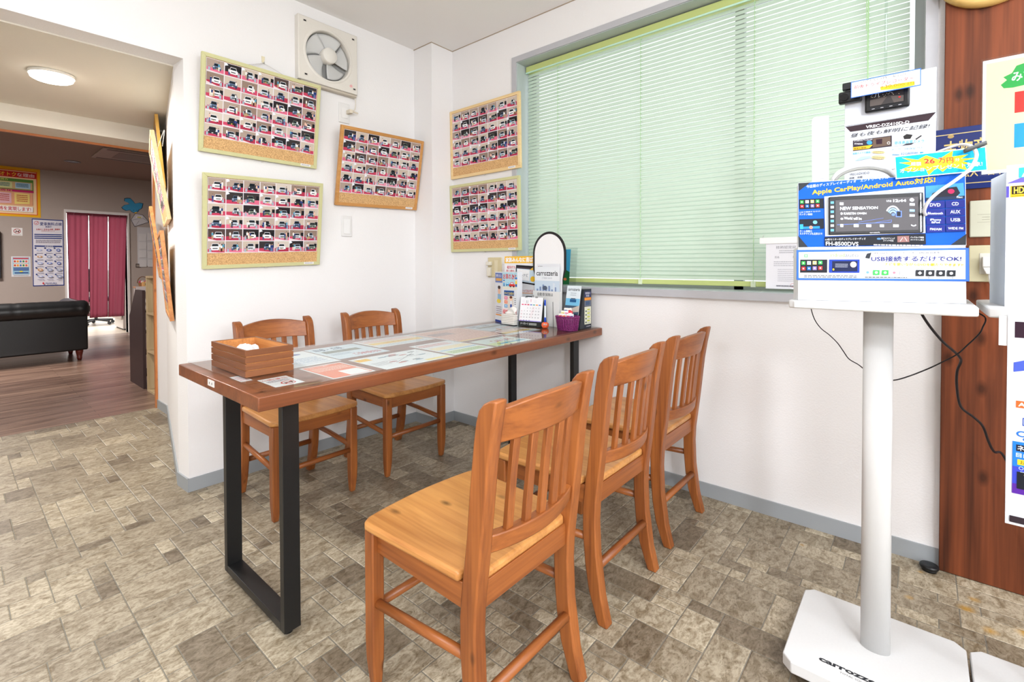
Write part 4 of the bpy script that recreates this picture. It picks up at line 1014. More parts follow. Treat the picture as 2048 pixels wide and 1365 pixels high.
sheet('sheet of small car pictures joined by lines, under the glass at the front edge',0.914,1.285,1.210,1.512,d_tree)
sheet('pale blue notice under the glass behind the car picture sheet',0.906,1.553,1.124,1.820,d_blue)
sheet('white sheet with a blue line under the glass, partly behind the wooden box',0.694,1.530,0.900,1.812,d_white)
sheet('yellow-banded sheet under the glass along the back edge of the table',1.137,1.646,1.433,1.850,d_yellow)
sheet('green and cream sheet under the glass at the middle of the front edge',1.226,1.299,1.446,1.575,d_green)
sheet('large pinkish sheet under the glass along the back edge',1.441,1.500,1.770,1.854,d_pink)
sheet('pale sheet with a teal stripe under the glass, front edge before the leaflets',1.465,1.303,1.700,1.470,d_red)
sheet('blue printed sheet under the glass at the back near the corner leaflets',1.780,1.625,2.040,1.835,d_blue)
sheet('yellow-edged sheet under the glass in front of the desk calendar',1.725,1.465,1.985,1.612,d_yellow)
sheet('small white card with red print and a no-dogs ring at the table corner',0.584,1.330,0.668,1.452,d_dog)
sheet('tiny card with red print under the glass beside the wooden box corner',0.547,1.468,0.580,1.556,d_dog2)

ZT=0.7307
# ------------------------------------------------------------------ slatted wooden box
def wood_box():
    t=thing('slatted_wooden_box','brown open wooden box with slatted sides standing on the near end of the table','box',(0.566,1.484,ZT))
    mo=wood('box_walnut',(136,82,45),(96,54,28),'x',0.4,1.2,False); my=wood('box_walnut_side',(130,78,44),(94,52,28),'y',0.4,1.2,False)
    w,d,h=0.142,0.277,0.0795; s=0.0178; g=0.0027; th=0.007
    for k in range(4):
        z=k*(s+g)
        o=obj('front_slat',bx(0.0,0,z,w,th,z+s),mo,t,bevel=0.0006); o=obj('rear_slat',bx(0.0,d-th,z,w,d,z+s),mo,t,bevel=0.0006)
        obj('side_slat',bx(0.0,th,z,th,d-th,z+s),my,t,bevel=0.0006); obj('side_slat',bx(w-th,th,z,w,d-th,z+s),my,t,bevel=0.0006)
    bm=bmesh.new()
    e=.0012; box(bm,th*.5,th*.5,0.001,w-th*.5,th+e,h-.002);box(bm,th*.5,d-th-e,0.001,w-th*.5,d-th*.5,h-.002);box(bm,th*.5,th+e,0.001,th+e,d-th-e,h-.002);box(bm,w-th-e,th+e,0.001,w-th*.5,d-th-e,h-.002)
    box(bm,th,th,0.001,w-th,d-th,0.008)
    obj('inner_liner',bm,wood('box_liner',(216,150,84),(170,100,50),'y',0.5,1.2,False),t)
    r=thing('crumpled_tissues','white paper sheets sticking up inside the slatted wooden box','paper',(0.62,1.60,ZT+0.0085))
    rnd=random.Random(4)
    for q in range(3):
        bm=bmesh.new(); n=8; g_=[]
        for j in range(n+1):
            row=[]
            for i in range(n+1):
                u=i/n-.5;v=j/n
                row.append(bm.verts.new((u*0.075+q*0.006-0.006+0.012*v, (v-.4)*0.075+0.01*q, 0.002+0.058*v**1.2*(1-0.25*abs(u*2)**2)+0.006*math.sin(u*9+q*2)*v+rnd.uniform(-.0012,.0012)+q*.001)))
            g_.append(row)
        for j in range(n):
            for i in range(n): bm.faces.new((g_[j][i],g_[j][i+1],g_[j+1][i+1],g_[j+1][i]))
        o=obj('folded_sheet',bm,P((238,238,242),0.7),r); so=o.modifiers.new('paper','SOLIDIFY'); so.thickness=0.0004
wood_box()

# ------------------------------------------------------------------ leaflet group at the far end
def panelM(p,q,z=ZT,lean=0.0):
    """p is the left foot, q the right foot seen from the room; faces the room"""
    p=Vector((*p,z)); q=Vector((*q,z)); u=(q-p).normalized(); n=u.cross(Vector((0,0,1)))
    v=Vector((0,0,1))*math.cos(lean)-n*math.sin(lean)
    return frame(p,u,v),(q-p).length
# left leaflet box
t=thing('leaflet_box','white leaflet box with red titles and cartoon cars, leftmost of the table leaflets','leaflet box')
A_,B_,C_=(2.072,1.858),(2.034,1.768),(2.012,1.645)
obj('carton',pr([A_,B_,C_,(2.055,1.645),(2.095,1.845)],'z',ZT,ZT+0.286),P((228,230,234),0.5),t)
M1,w1=panelM(A_,B_); a=Art(z0=0.0006)
a.rect(0,.0,w1,.012,(50,70,150)); a.rect(0.004,.225,w1-.004,.28,(110,130,190)); a.rect(0.01,.235,w1-.01,.25,(226,170,90)); a.text('安心',.012,.258,w1-.014,.272,(250,250,250),.01)
a.ell(w1*.55,.18,.016,.022,(236,190,160)); a.ell(w1*.55,.198,.017,.01,(60,40,40)); a.rect(w1*.35,.13,w1*.78,.16,(150,190,220)); a.ell(w1*.5,.12,.026,.012,(240,214,80)); a.lines(.015,.05,w1-.015,4,.012,(150,120,140)); a.rect(.01,.038,w1-.012,.045,(240,160,80)); a.build('side_print',t,M1)
M2,w2=panelM(B_,C_); a=Art(z0=0.0006); H=.286
a.rect(0.004,0,w2,.135*1,(238,240,242)); a.rect(0,.20,w2,H-.002,(176,214,226)); a.rect(0,.19,w2,.205,(230,226,210))
a.text('お車のこと',.006,.246,w2-.006,.276,(214,40,44),.03)
a.poly([(.085,.262),(.092,.272),(.1,.262),(.092,.252)],(214,40,44))
def car(a,x,y,s,c):
    a.poly([(x,y),(x+s,y),(x+s,y+s*.22),(x+s*.82,y+s*.26),(x+s*.7,y+s*.46),(x+s*.25,y+s*.46),(x+s*.14,y+s*.26),(x,y+s*.22)],c); a.poly([(x+s*.24,y+s*.27),(x+s*.7,y+s*.27),(x+s*.63,y+s*.4),(x+s*.3,y+s*.4)],(220,240,250)); a.ell(x+s*.22,y,s*.1,s*.1,(40,40,44),12); a.ell(x+s*.78,y,s*.1,s*.1,(40,40,44),12)
def kid(a,x,y,s,shirt,hair):
    a.poly([(x-s*.12,y),(x+s*.12,y),(x+s*.12,y+s*.3),(x-s*.12,y+s*.3)],(60,90,170)); a.poly([(x-s*.17,y+s*.28),(x+s*.17,y+s*.28),(x+s*.12,y+s*.62),(x-s*.12,y+s*.62)],shirt); a.ell(x,y+s*.78,s*.2,s*.2,(246,210,180),14); a.ell(x,y+s*.9,s*.2,s*.12,hair,12)
car(a,.03,.212,.034,(90,170,220)); car(a,.058,.207,.05,(220,60,56)); kid(a,.014,.207,.035,(90,160,220),(50,110,190)); kid(a,.118,.207,.05,(240,210,70),(60,130,200))
a.rect(.014,.085,.095,.182,(226,216,206)); a.rect(.014,.156,.1,.184,(44,84,150)); a.text('すべてお任せ',.018,.16,.098,.176,(250,226,60),.02)
for k,c in enumerate(((226,70,130),(240,110,50),(60,160,220))): a.rect(.018,.134-k*.022,.044,.15-k*.022,c); a.text(('車検','修理','保険')[k],.022,.137-k*.022,.04,.147-k*.022,(250,250,250),.01)
kid(a,.075,.092,.062,(236,236,240),(110,60,40)); a.rect(.1,.1,w2-.004,.15,(236,238,240)); a.lines(.104,.11,w2-.008,4,.01,(60,60,80),.4)
a.rect(0,0,w2,.082,(246,214,214)); a.text('保険のこと',.006,.046,w2-.006,.076,(214,40,44),.03); kid(a,.045,.004,.05,(90,160,90),(150,60,40)); kid(a,.1,.004,.045,(230,150,160),(120,70,50))
a.build('front_print',t,M2)
# tall poster card behind
t=thing('poster_card','tall card with a yellow heading and a picture of a tablet behind the leaflet box','poster card')
M3,w3=panelM((2.150,1.862),(2.146,1.600),lean=0.03); obj('card',bx(0,0,-0.0015,w3,0.375,0.0),P((236,236,238),0.5),t,M=M3)
a=Art(z0=0.0004); h=.375
a.rect(0,h-.04,w3,h,(244,190,60)); a.text('家族みんなに喜ばれる',.008,h-.034,w3-.002,h-.006,(250,250,250),.03); a.text('家族みんなに喜ばれる',.010,h-.034,w3,h-.006,(250,250,250),.0)
a.text('電気代も',.02,h-.072,.085,h-.055,(214,60,70),.01); a.text('買い物も',.014,h-.095,.08,h-.078,(214,60,70),.01)
a.poly([(.085,h-.15),(.24,h-.165),(.243,h-.058),(.09,h-.05)],(30,30,34)); a.poly([(.092,h-.142),(.234,h-.156),(.236,h-.07),(.096,h-.06)],(206,224,236)); a.poly([(.1,h-.135),(.19,h-.143),(.19,h-.08),(.1,h-.073)],(246,246,246)); a.poly([(.096,h-.07),(.236,h-.078),(.236,h-.069),(.096,h-.06)],(70,60,66)); a.ell(.215,h-.13,.018,.016,(240,190,50),12); a.poly([(.19,h-.08),(.236,h-.08),(.236,h-.06),(.22,h-.06)],(246,196,70)); a.text('カーナビ',.108,h-.118,.18,h-.1,(80,90,110),.01)
a.ell(.066,h-.125,.018,.016,(110,120,190),12); a.text('とってもオススメ',.135,h-.205,.245,h-.19,(214,60,60),.01); a.rect(.13,h-.212,.248,h-.209,(244,160,90))
for k,(yy,c) in enumerate(((h-.265,(70,76,82)),(h-.33,(40,42,46)))): car(a,.15,yy,.085,c); a.text(('ダイズ','ワイド')[k],.17,yy-.022,.21,yy-.01,(60,60,70),.01)
a.build('print',t,M3)
# white cardboard stand with rounded header
t=thing('cardboard_display_stand','white cardboard leaflet stand with a plain rounded black-edged header, tallest on the table','display stand')
M4,w4=panelM((2.125,1.605),(2.095,1.405)); 
hd=[(-.02,.17)]+[(-.02,.27)]
import itertools
pts=[]
for k in range(25):
    a_=math.pi*k/24; pts.append((0.1+0.122*math.cos(a_),0.385+0.118*math.sin(a_)))
outer=[(0.006,0.0),(0.194,0.0),(0.2,0.25),(0.222,0.30)]+pts+[(-0.022,0.30),(0.0,0.25)]
obj('backing_card',pr(outer,'z',-0.003,0.0),P((30,28,30),0.5),t,M=M4)
a=Art(z0=0.0005)
pts=[(0.1+0.108*math.cos(math.pi*k/24),0.383+0.107*math.sin(math.pi*k/24)) for k in range(25)]
a.poly([(0.006,0.0),(0.194,0.0),(0.198,0.25),(0.208,0.30)]+pts+[(-0.008,0.30),(0.002,0.25)],(246,246,246)); a.build('header_face',t,M4)
bm=bmesh.new(); prism(bm,[(0.008,0.0),(0.188,0.0),(0.196,0.185),(0.0,0.185)],'z',0.020,0.0215); prism(bm,[(0.188,0.0),(0.190,0.0),(0.198,0.185),(0.196,0.185)],'z',0.0015,0.0215); prism(bm,[(0.006,0.0),(0.008,0.0),(0.0,0.185),(-0.002,0.185)],'z',0.0015,0.0215); box(bm,0.008,0,0.0015,0.188,0.002,0.02)
obj('leaflet_pocket',bm,P((232,232,230),0.5),t,M=M4)
a=Art(z0=0.0218); a.text('自動車保険は',.035,.158,.15,.176,(90,90,90),.01); a.text('当店で。',.035,.130,.092,.148,(90,90,90),.01)
a.line(.153,.0,.150,.13,.003,(30,28,30)); a.line(.005,.16,.0,.13,.003,(30,28,30))
a.build('pocket_print',t,M4)
# leaflets in the stand
def leaflet(name,label,M,w,h,draw,th=0.0015,cat='leaflet'):
    t=thing(name,label,cat,M=M); obj('sheets',bx(0,0,0,w,h,th),P((232,234,238),0.5),t); a=Art(z0=th+0.0003); draw(a,w,h); a.build('print',t); return t
def l_top(a,w,h): a.ell(.012,h-.014,.003,.003,(170,40,60)); a.text('ZENRIN',.018,h-.018,.042,h-.011,(130,130,136),.01); a.lines(w*.72,h-.017,w-.01,1,.006,(130,130,136)); a.text('フェア!!',w*.3,h-.043,w*.6,h-.031,(214,50,80),.02); a.rect(w*.6,h-.044,w-.008,h-.03,(60,60,140))
def l_car(a,w,h):
    a.rect(0,0,w,h,(236,240,244)); a.rect(0,0,w,h*.5,(206,222,236)); a.text('carrozzeria',w*.07,h-.048,w*.93,h-.022,(26,26,30),.012); a.text('CYBER NAVI',w*.3,h-.066,w*.7,h-.056,(170,176,186),.0)
    for i in range(7): a.rect(w*(.08+i*.12),.01,w*(.08+i*.12)+w*.07,.03+.012*((i*37)%5)/4*2,(130,150,190))
    a.rect(w*.74,.02,w*.82,h*.42,(220,230,240)); a.ell(w*.42,.036,w*.1,.012,(90,100,120))
T4=M4@Matrix.Translation((0.016,0.16,0.004))
leaflet('leaflet','white leaflet with a small red mark standing at the back of the cardboard stand',T4,0.166,0.17,l_top)
T5=M4@Matrix.Translation((0.006,0.130,0.012))
leaflet('leaflet','pale blue leaflet with dark lettering in the pocket of the tall cardboard stand',T5@Matrix.Translation((0,0.035,-0.0)),0.184,0.150,l_car)
# desk calendar
def calendar():
    t=thing('desk_calendar','white tent desk calendar with a black base in front of the leaflet stands','calendar')
    M,w=panelM((2.005,1.630),(2.022,1.494)); h=0.152; d=0.028
    obj('tent_card',pr([(0,0),(h,-d),(0,-0.085)],'x',0.0,0.0015),M_black,None) if False else None
    bm=bmesh.new()
    v=[(0,0,0),(w,0,0),(w,h,-d),(0,h,-d),(0,0,-0.066),(w,0,-0.066)]
    V=[bm.verts.new(p) for p in v]
    bm.faces.new((V[0],V[1],V[2],V[3])); bm.faces.new((V[3],V[2],V[5],V[4])); bm.faces.new((V[0],V[4],V[5],V[1]))
    bm.faces.new((V[1],V[5],V[2])); bm.faces.new((V[0],V[3],V[4]))
    obj('tent_base',bm,P((26,30,28),0.5),t,M=M)
    Mf=M@Matrix.Rotation(-math.atan2(d,h),4,'X'); L=math.hypot(h,d)
    a=Art(z0=0.0010); a.text('オートガレージ',w*.08,.008,w*.42,.019,(226,230,226),.02); a.lines(w*.46,.007,w*.8,2,.006,(190,196,190),.6); a.build('base_print',t,Mf)
    obj('month_pages',bx(0,0.026,0.001,w,L,0.003),P((238,238,240),0.5),t,M=Mf)
    a=Art(z0=0.0035); a.rect(0,.026,w,.030,(150,140,220)); 
    a.text('11',w*.27,L-.034,w*.34,L-.018,(60,60,80),.0); a.text('月',w*.44,L-.026,w*.49,L-.012,(220,90,140),.0)
    a.rect(w*.08,L-.03,w*.2,L-.014,(232,232,236)); a.rect(w*.6,L-.03,w*.72,L-.014,(232,232,236))
    cols=[(230,70,110),(220,80,130),(220,60,90),(90,120,200),(70,170,150),(240,150,60),(80,140,220)]
    for i in range(7): a.rect(w*(.07+i*.127),L-.043,w*(.07+i*.127)+w*.09,L-.038,cols[i])
    n=1
    for j in range(5):
        for i in range(7):
            if j==0 and i<2: continue
            if n>30: break
            X=w*(.095+i*.127); Y=L-.058-j*.0165
            wd=.0016*len(str(n))+(.0 if n!=1 else -.0009); a.text(str(n),X-wd,Y-.003,X+wd,Y+.003,(210,60,80) if i==0 else (80,80,90),.01); n+=1
    for i in (1,2): a.line(w*(.42+i*.06),.045,w*(.55+i*.06),L-.05,.0006,(230,120,130))
    a.build('page_print',t,Mf)
    bm=bmesh.new()
    for i in list(range(4))+list(range(9,13)):
        X=w*(.22+i*.0); X=w*(.20+(i%9)*.028+(0.46 if i>=9 else 0))
        tube(bm,[(X+0.0,L+0.004*math.cos(q)-0.001,0.0035*math.sin(q)+0.001) for q in [2*math.pi*k/8 for k in range(9)]],0.0007,5,cap=False)
    obj('wire_rings',bm,M_black,t,M=Mf)
calendar()
# napkins holder
t=thing('napkin_holder','clear holder of folded white paper napkins in front of the leaflet box','napkin holder')
M6,w6=panelM((1.985,1.740),(1.973,1.634))
rnd=random.Random(6); 
for k in range(6): obj('folded_napkin',bx(0.001+rnd.uniform(0,.002),0.003+k*.0092,-0.028+rnd.uniform(0,.002),w6-0.003+rnd.uniform(-.003,.001),0.0115+k*.0092,-0.001),P((234,228,220),0.8),t,M=M6,bevel=0.002)
bm=bmesh.new(); g=[]
for j in range(7):
    g.append([bm.verts.new((0.02+0.085*(i/6)*(1-0.2*j/6)+0.02*j/6, 0.058+0.045*(j/6)*(1-0.75*abs(i/6-.65)), -0.014+0.012*math.sin(i+j)*0.4)) for i in range(7)])
for j in range(6):
    for i in range(6): bm.faces.new((g[j][i],g[j][i+1],g[j+1][i+1],g[j+1][i]))
o=obj('top_napkin',bm,P((238,234,228),0.8),t,M=M6,smooth=True); so=o.modifiers.new('paper','SOLIDIFY'); so.thickness=0.0008
M_ac=glass_mat('acrylic',(0.97,0.98,0.98),1.45,0.02)
bm=bmesh.new(); box(bm,0,0,0.0,w6,0.012,0.002); box(bm,0,0,-0.03,w6,0.002,0.0); box(bm,-0.002,0,-0.03,0,0.03,0.002); box(bm,w6,0,-0.03,w6+.002,0.03,0.002); obj('acrylic_tray',bm,M_ac,t,M=M6)
# pen stand
t=thing('pen_stand','orange ball pen stand with googly eyes holding a blue and white pen','pen stand',(2.012,1.460,ZT))
bm=bmesh.new(); lathe(bm,[(0,0),(.012,0),(.0175,.006),(.0195,.014),(.018,.024),(.011,.030),(0,.031)],(0,0,0),24,cap=False); obj('ball',bm,P((240,104,60),0.35),t,smooth=True)
for dy,s in ((-.006,1),(-.0135,.8)):
    bm=bmesh.new(); bmesh.ops.create_uvsphere(bm,u_segments=14,v_segments=10,radius=.0052*s,matrix=Matrix.Translation((-.0155+(-dy-.006)*.8,dy,.019))); e=obj('eye',bm,P((240,240,240),0.2),t,smooth=True)
    bm=bmesh.new(); bmesh.ops.create_uvsphere(bm,u_segments=10,v_segments=8,radius=.0026*s,matrix=Matrix.Translation((-.0193+(-dy-.006)*.8,dy-.0015,.019))); obj('pupil',bm,P((20,20,22),0.2),e,smooth=True)
t=thing('ballpoint_pen','blue and white ballpoint pen standing in the orange ball stand','pen',(2.012,1.460,ZT))
bm=bmesh.new(); lathe(bm,[(0,.028),(.0052,.028),(.0052,.054),(.0045,.055)],(0,0,0),14,cap=False); obj('pen_grip',bm,P((30,80,200),0.3),t,smooth=True)
bm=bmesh.new(); lathe(bm,[(.0045,.055),(.0042,.115),(.0035,.116)],(0,0,0),14,cap=False); obj('pen_barrel',bm,P((226,236,244),0.3),t,smooth=True)
bm=bmesh.new(); lathe(bm,[(.004,.115),(.0038,.142),(.002,.146),(0,.146)],(0,0,0),14,cap=False); box(bm,-.006,-.001,.118,-.0035,.001,.142); obj('pen_cap',bm,P((30,80,200),0.3),t)
# purple basket with sweets
def basket():
    t=thing('woven_basket','small purple woven basket near the front edge of the table beside the leaflet stands','basket',(2.022,1.330,ZT),rz=R(-80))
    pm=P((126,40,104),0.4); bm=bmesh.new(); nstake=26; rows=15
    def rim(h): return 0.050+0.010*h/0.066, 0.032+0.008*h/0.066
    for k in range(nstake):
        a_=2*math.pi*k/nstake; tube(bm,[(rim(h)[0]*math.cos(a_),rim(h)[1]*math.sin(a_),h) for h in (0,.03,.066)],0.0024,6)
    for j in range(rows):
        h=0.002+j*0.0043; pts=[]
        for k in range(nstake*2+1):
            a_=2*math.pi*k/(nstake*2); o=0.0022*math.cos(a_*nstake+math.pi*j); ra,rb=rim(h); pts.append(((ra+o)*math.cos(a_),(rb+o)*math.sin(a_),h))
        tube(bm,pts,0.0018,6,cap=False)
    obj('woven_wall',bm,pm,t,smooth=True)
    bm=bmesh.new(); ra,rb=rim(.066)
    for ph in (0,math.pi): tube(bm,[((ra+0.0022*math.cos(14*a_+ph))*math.cos(a_),(rb+0.0022*math.cos(14*a_+ph))*math.sin(a_),0.067+0.002*math.sin(14*a_+ph)) for a_ in [2*math.pi*k/112 for k in range(113)]],0.0030,6,cap=False)
    obj('braided_rim',bm,pm,t,smooth=True)
    bm=bmesh.new(); lathe(bm,[(0.0,0.0015),(0.05,0.0015),(0.05,0.004),(0,0.004)],(0,0,0),28,sy=.66,cap=False); obj('base_disc',bm,pm,t)
    rnd=random.Random(7); k=0
    cs=[((236,232,226),(210,50,50)),((240,236,236),(226,110,40)),((238,236,236),(200,60,90)),((232,234,238),(90,60,130)),((240,236,220),(206,190,70)),((236,236,240),(210,60,110)),((230,60,70),(240,240,240)),((236,232,226),(60,110,170)),((240,238,232),(200,50,60))]
    for r_,row in enumerate(((-.030,-.010,.010,.030),(-.024,-.004,.018),(-.014,.008))):
        for x in row:
            c1,c2=cs[k%9]; s=thing('wrapped_sweet','small paper-wrapped sweet packet in the purple basket','sweet',group='wrapped sweets in the purple basket')
            s.matrix_world=Matrix.Translation((2.022,1.330,ZT))@Matrix.Rotation(R(-80),4,'Z')@Matrix.Translation((x,-.016+.014*r_,.053+.013*r_))@Matrix.Rotation(rnd.uniform(-.15,.15),4,'Y')@Matrix.Rotation(-.12,4,'X')
            obj('packet',bx(-.0105,-.004,0,.0105,.004,.03),P(c1,0.4),s,bevel=0.0008)
            a=Art(z0=0.0003,dz=.00004); a.rect(-.0085,.014,.0085,.02,c2); a.ell(-.002,.009,.0035,.003,c2,8); a.lines(.002,.004,.008,2,.004,(90,90,100)); a.build('wrapper_print',s,frame((0,-.004,0),(1,0,0),(0,0,1))); k+=1
basket()
# right-hand leaflet stand
t=thing('leaflet_rack','dark leaflet rack with a yellow printed side at the right end of the table','leaflet rack')
bm=bmesh.new(); prism(bm,[(2.078,ZT),(2.19,ZT),(2.19,ZT+0.20),(2.115,ZT+0.20),(2.095,ZT+0.09)],'y',1.294,1.385)
obj('holder',bm,P((44,48,54),0.5),t)
Ms=frame((2.118,1.294,ZT),(1,0,0),(0,0,1)); a=Art(z0=0.0005); w_=.07
a.rect(0,.0,w_,.2,(50,54,64)); a.rect(.004,.02,w_-.002,.11,(226,228,206)); a.rect(.004,.112,w_-.002,.142,(110,116,130)); a.rect(.004,.143,w_-.002,.157,(232,150,60)); a.rect(.004,.158,w_-.002,.188,(60,64,100))
a.text('使用後の',.012,.174,w_-.01,.185,(226,226,236),.01); a.text('取扱',.02,.161,w_-.02,.171,(226,226,236),.01); a.rect(.014,.118,w_-.014,.138,(70,90,120)); 
for k in range(4): a.rect(.03,.035+k*.019,.055,.041+k*.019,(200,206,60)); a.rect(.012,.027+k*.019,.024,.034+k*.019,(60,90,90)); a.lines(.03,.027+k*.019,.062,1,.005,(90,100,100))
a.text('carrozzeria',.02,.007,w_-.008,.013,(226,226,230),.01); a.build('side_print',t,Ms)
def l_blue(a,w,h):
    a.rect(0,0,w,h,(226,236,242)); a.rect(0,0,w,h*.55,(120,190,226)); a.rect(0,0,w,h*.3,(70,90,110)); a.poly([(0,h*.1),(w,h*.32),(w,h*.1),(0,0)],(200,190,180)); a.text('carrozzeria',w*.08,h-.026,w*.92,h-.012,(30,30,36),.012); a.rect(w*.3,h*.42,w*.75,h*.52,(40,90,140)); a.rect(w*.36,h*.53,w*.68,h*.56,(60,70,90)); a.lines(w*.3,h*.66,w*.7,2,.01,(150,160,170))
M7,w7=panelM((2.074,1.383),(2.062,1.292),z=ZT+0.075,lean=0.18)
leaflet('leaflet','blue leaflet picturing a car stereo in the dark rack',M7,w7,0.145,l_blue)
def l_dark(a,w,h): a.rect(0,0,w,h,(60,76,100)); a.lines(.01,.01,w-.01,3,.012,(120,140,160))
M8,w8=panelM((2.072,1.383),(2.066,1.297),z=ZT+0.002,lean=0.02)
leaflet('leaflet','low dark leaflet at the foot of the rack behind the purple basket',M8,w8,0.09,l_dark)
# acrylic frame on the window sill
def l_land(a,w,h):
    a.rect(0,0,w,h,(70,170,210)); a.poly([(0,0),(w,0),(w,h*.35),(w*.5,h*.5),(0,h*.4)],(40,110,60)); a.poly([(0,0),(w*.6,0),(w*.3,h*.35),(0,h*.3)],(80,60,40)); a.ell(w*.6,h*.5,w*.15,h*.12,(170,210,60)); a.ell(w*.4,h*.25,.01,.008,(220,90,60),10); a.ell(w*.75,h*.15,.01,.008,(230,120,70),10); a.ell(w*.3,h*.85,w*.2,h*.06,(240,246,250))
t=thing('acrylic_photo_frame','clear acrylic frame with a blue and green picture standing on the window sill','photo frame')
M9,w9=panelM((2.275,1.60),(2.29,1.475),z=0.9405,lean=0.12)
a=Art(z0=0.0); l_land(a,w9-.02,.20); a.build('picture',t,M9@Matrix.Translation((0,0.004,0.0)))
obj('front_pane',bx(0,0,0.0032,w9+.022,0.212,0.0052),M_ac,t,M=M9); obj('back_pane',bx(0,0,-0.004,w9+.022,0.212,-0.0015),M_ac,t,M=M9)
bm=bmesh.new(); box(bm,0,-0.002,-0.05,w9,0.001,0.004); obj('foot',bm,M_ac,t,M=M9)

# ------------------------------------------------------------------ display stands
M_en=P((214,214,213),0.4)
def stand(x,y0,y1,label,panels=True):
    t=thing('display_stand',label,'display stand',(x,(y0+y1)/2,0),group=None)
    hw=(y1-y0)/2-0.001; xf,xr=1.372-x,1.728-x; c=0.022
    base=[(xf,-hw+c),(xf+c,-hw),(xr-c,-hw),(xr,-hw+c),(xr,hw-c),(xr-c,hw),(xf+c,hw),(xf,hw-c)]
    obj('base_plate',pr(base,'z',0.031,0.060),M_en,t,bevel=0.0025)
    for cx in (xf+0.05,xr-0.05):
        for cy in (-hw+0.05,hw-0.05):
            bm=bmesh.new(); lathe(bm,[(0,-.012),(.0145,-.012),(.0155,0),(.0145,.012),(0,.012)],(cx,cy,.0156),16,axis='y',cap=False); box(bm,cx-.014,cy-.02,.028,cx+.014,cy+.02,.031); obj('caster',bm,M_black,t)
    bm=bmesh.new(); prof=[(0.0215*math.cos(2*math.pi*k/28),0.031*math.sin(2*math.pi*k/28)) for k in range(28)]
    prism(bm,prof,'z',0.060,0.946); o=obj('pole',bm,M_en,t,smooth=False)
    for p in o.data.polygons: p.use_smooth=len(p.vertices)==4
    sh=[(1.405-x,-hw+0.004+c),(1.405-x+c*.6,-hw+.004),(1.735-x-c,-hw+.004),(1.735-x,-hw+c),(1.735-x,hw-c),(1.735-x-c,hw-.004),(1.405-x+c*.6,hw-.004),(1.405-x,hw-.004-c)]
    o=obj('shelf',pr(sh,'z',0.946,0.966),M_en,t,bevel=0.003)
    if panels:
        for yy in (0.115,-0.10): obj('front_tape',bx(1.4042-x,yy-0.045,0.949,1.405-x,yy+0.045,0.963),P((244,244,242),0.3),t,bevel=0.0003)
    a=Art(z0=0.0003); a.text('carrozzeria',0,0,0.15,0.017,(44,46,50),.04); a.text('TOTAL SOUND',.045,-.012,.105,-.006,(110,112,116),.0)
    a.build('base_logo',t,frame((1.423-x,(0.105),0.060),(0,-1,0),(1,0,0)))
    return t
stand(1.563,-0.098,0.262,'white pole display stand carrying the blue car stereo display')
stand(1.563,-0.462,-0.102,'white display stand cut off by the right frame edge, with a hanging banner',False)

# blue car stereo display
U=Vector((0.3013,-0.9535,0)); L0=Vector((1.420,0.2365,0.9665)); th=0.05
nD=U.cross(Vector((0,0,1))).normalized(); V=Vector((0,0,1))*math.cos(th)-nD*math.sin(th)
MD=frame(L0,U,V)
D=thing('car_stereo_display','blue car stereo display with touch screen on the front of the white stand','shop display',M=MD)
obj('riser',bx(0,0,-0.075,0.331,0.135,0.0),P((232,234,238),0.4),D,bevel=0.001)
obj('backing',bx(0.001,0.12,-0.02,0.330,0.295,-0.002),P((230,232,236),0.5),D)
obj('usb_board',bx(-0.0035,0.051,0.0,0.3355,0.1275,0.003),P((8,96,210),0.35),D,bevel=0.0008)
obj('main_board',bx(0.0,0.133,0.0,0.331,0.300,0.003),P((238,242,246),0.35),D,bevel=0.0006)
f1=bil((165,118),(1675,60),(1695,665),(150,710),0.331,0.167); sh=lambda x,y:(lambda p:(p[0],p[1]+0.133))(f1(x,y))
a=Art(sh,z0=0.0032)
BL=(8,92,206)
a.poly([(168,121),(1670,63),(1690,661),(154,705)],BL)
a.poly([(168,121),(290,116),(168,195)],(50,54,60)); a.poly([(154,705),(154,600),(250,702)],(50,54,60)); a.poly([(1690,661),(1690,570),(1560,664)],(50,54,60))
a.text('今話題のディスプレイオーディオ　エントリーモデル',246,170,1020,75,(236,244,252),.01,y2=96,y3=140)
for b_,c in ((.055,(206,30,30)),(.03,(252,238,50))): a.text('Apple CarPlay/Android Auto対応!',304,238,1424,86,c,b_,y2=142,y3=180)
# left pictures
def icons(x0,y0,dx,dy,s,n=4):
    cs=[(60,180,80),(236,236,240),(240,220,140),(70,200,100),(226,50,60),(40,110,200),(150,130,220),(230,70,70)]
    for j in range(2):
        for i in range(n): X=x0+i*dx; Y=y0+j*dy-i*2; a.poly([(X-s,Y-s*.8),(X+s,Y-s*.8),(X+s,Y+s*.8),(X-s,Y+s*.8)],cs[(j*4+i)%8]); a.ell(X,Y,s*.4,s*.35,(246,246,250) if (j*4+i)%8 not in (1,2) else (120,160,220),8)
a.poly([(170,270),(415,262),(415,352),(170,360)],(34,36,44)); icons(198,294,52,40,17)
a.text('USBで接続するだけ!',170,394,380,372,(226,240,252),.01,y2=384,y3=382); a.text('カンタン接続!',170,416,300,396,(226,240,252),.01)
a.poly([(170,452),(412,444),(412,534),(170,545)],(30,34,46)); a.ell(325,478,22,16,(120,200,236)); a.poly([(180,520),(370,512),(370,534),(180,541)],(40,140,220)); a.ell(283,525,18,16,(220,150,130)); a.poly([(170,498),(205,496),(205,541),(170,543)],(60,170,230))
a.text('ホーム画面の',168,568,292,550,(226,240,252),.01); a.text('カスタマイズも出来ます!',168,592,396,570,(226,240,252),.01)
a.poly([(420,248),(1330,172),(1345,565),(422,604)],(232,236,240)); a.poly([(430,258),(1322,184),(1336,556),(432,594)],(176,180,184))
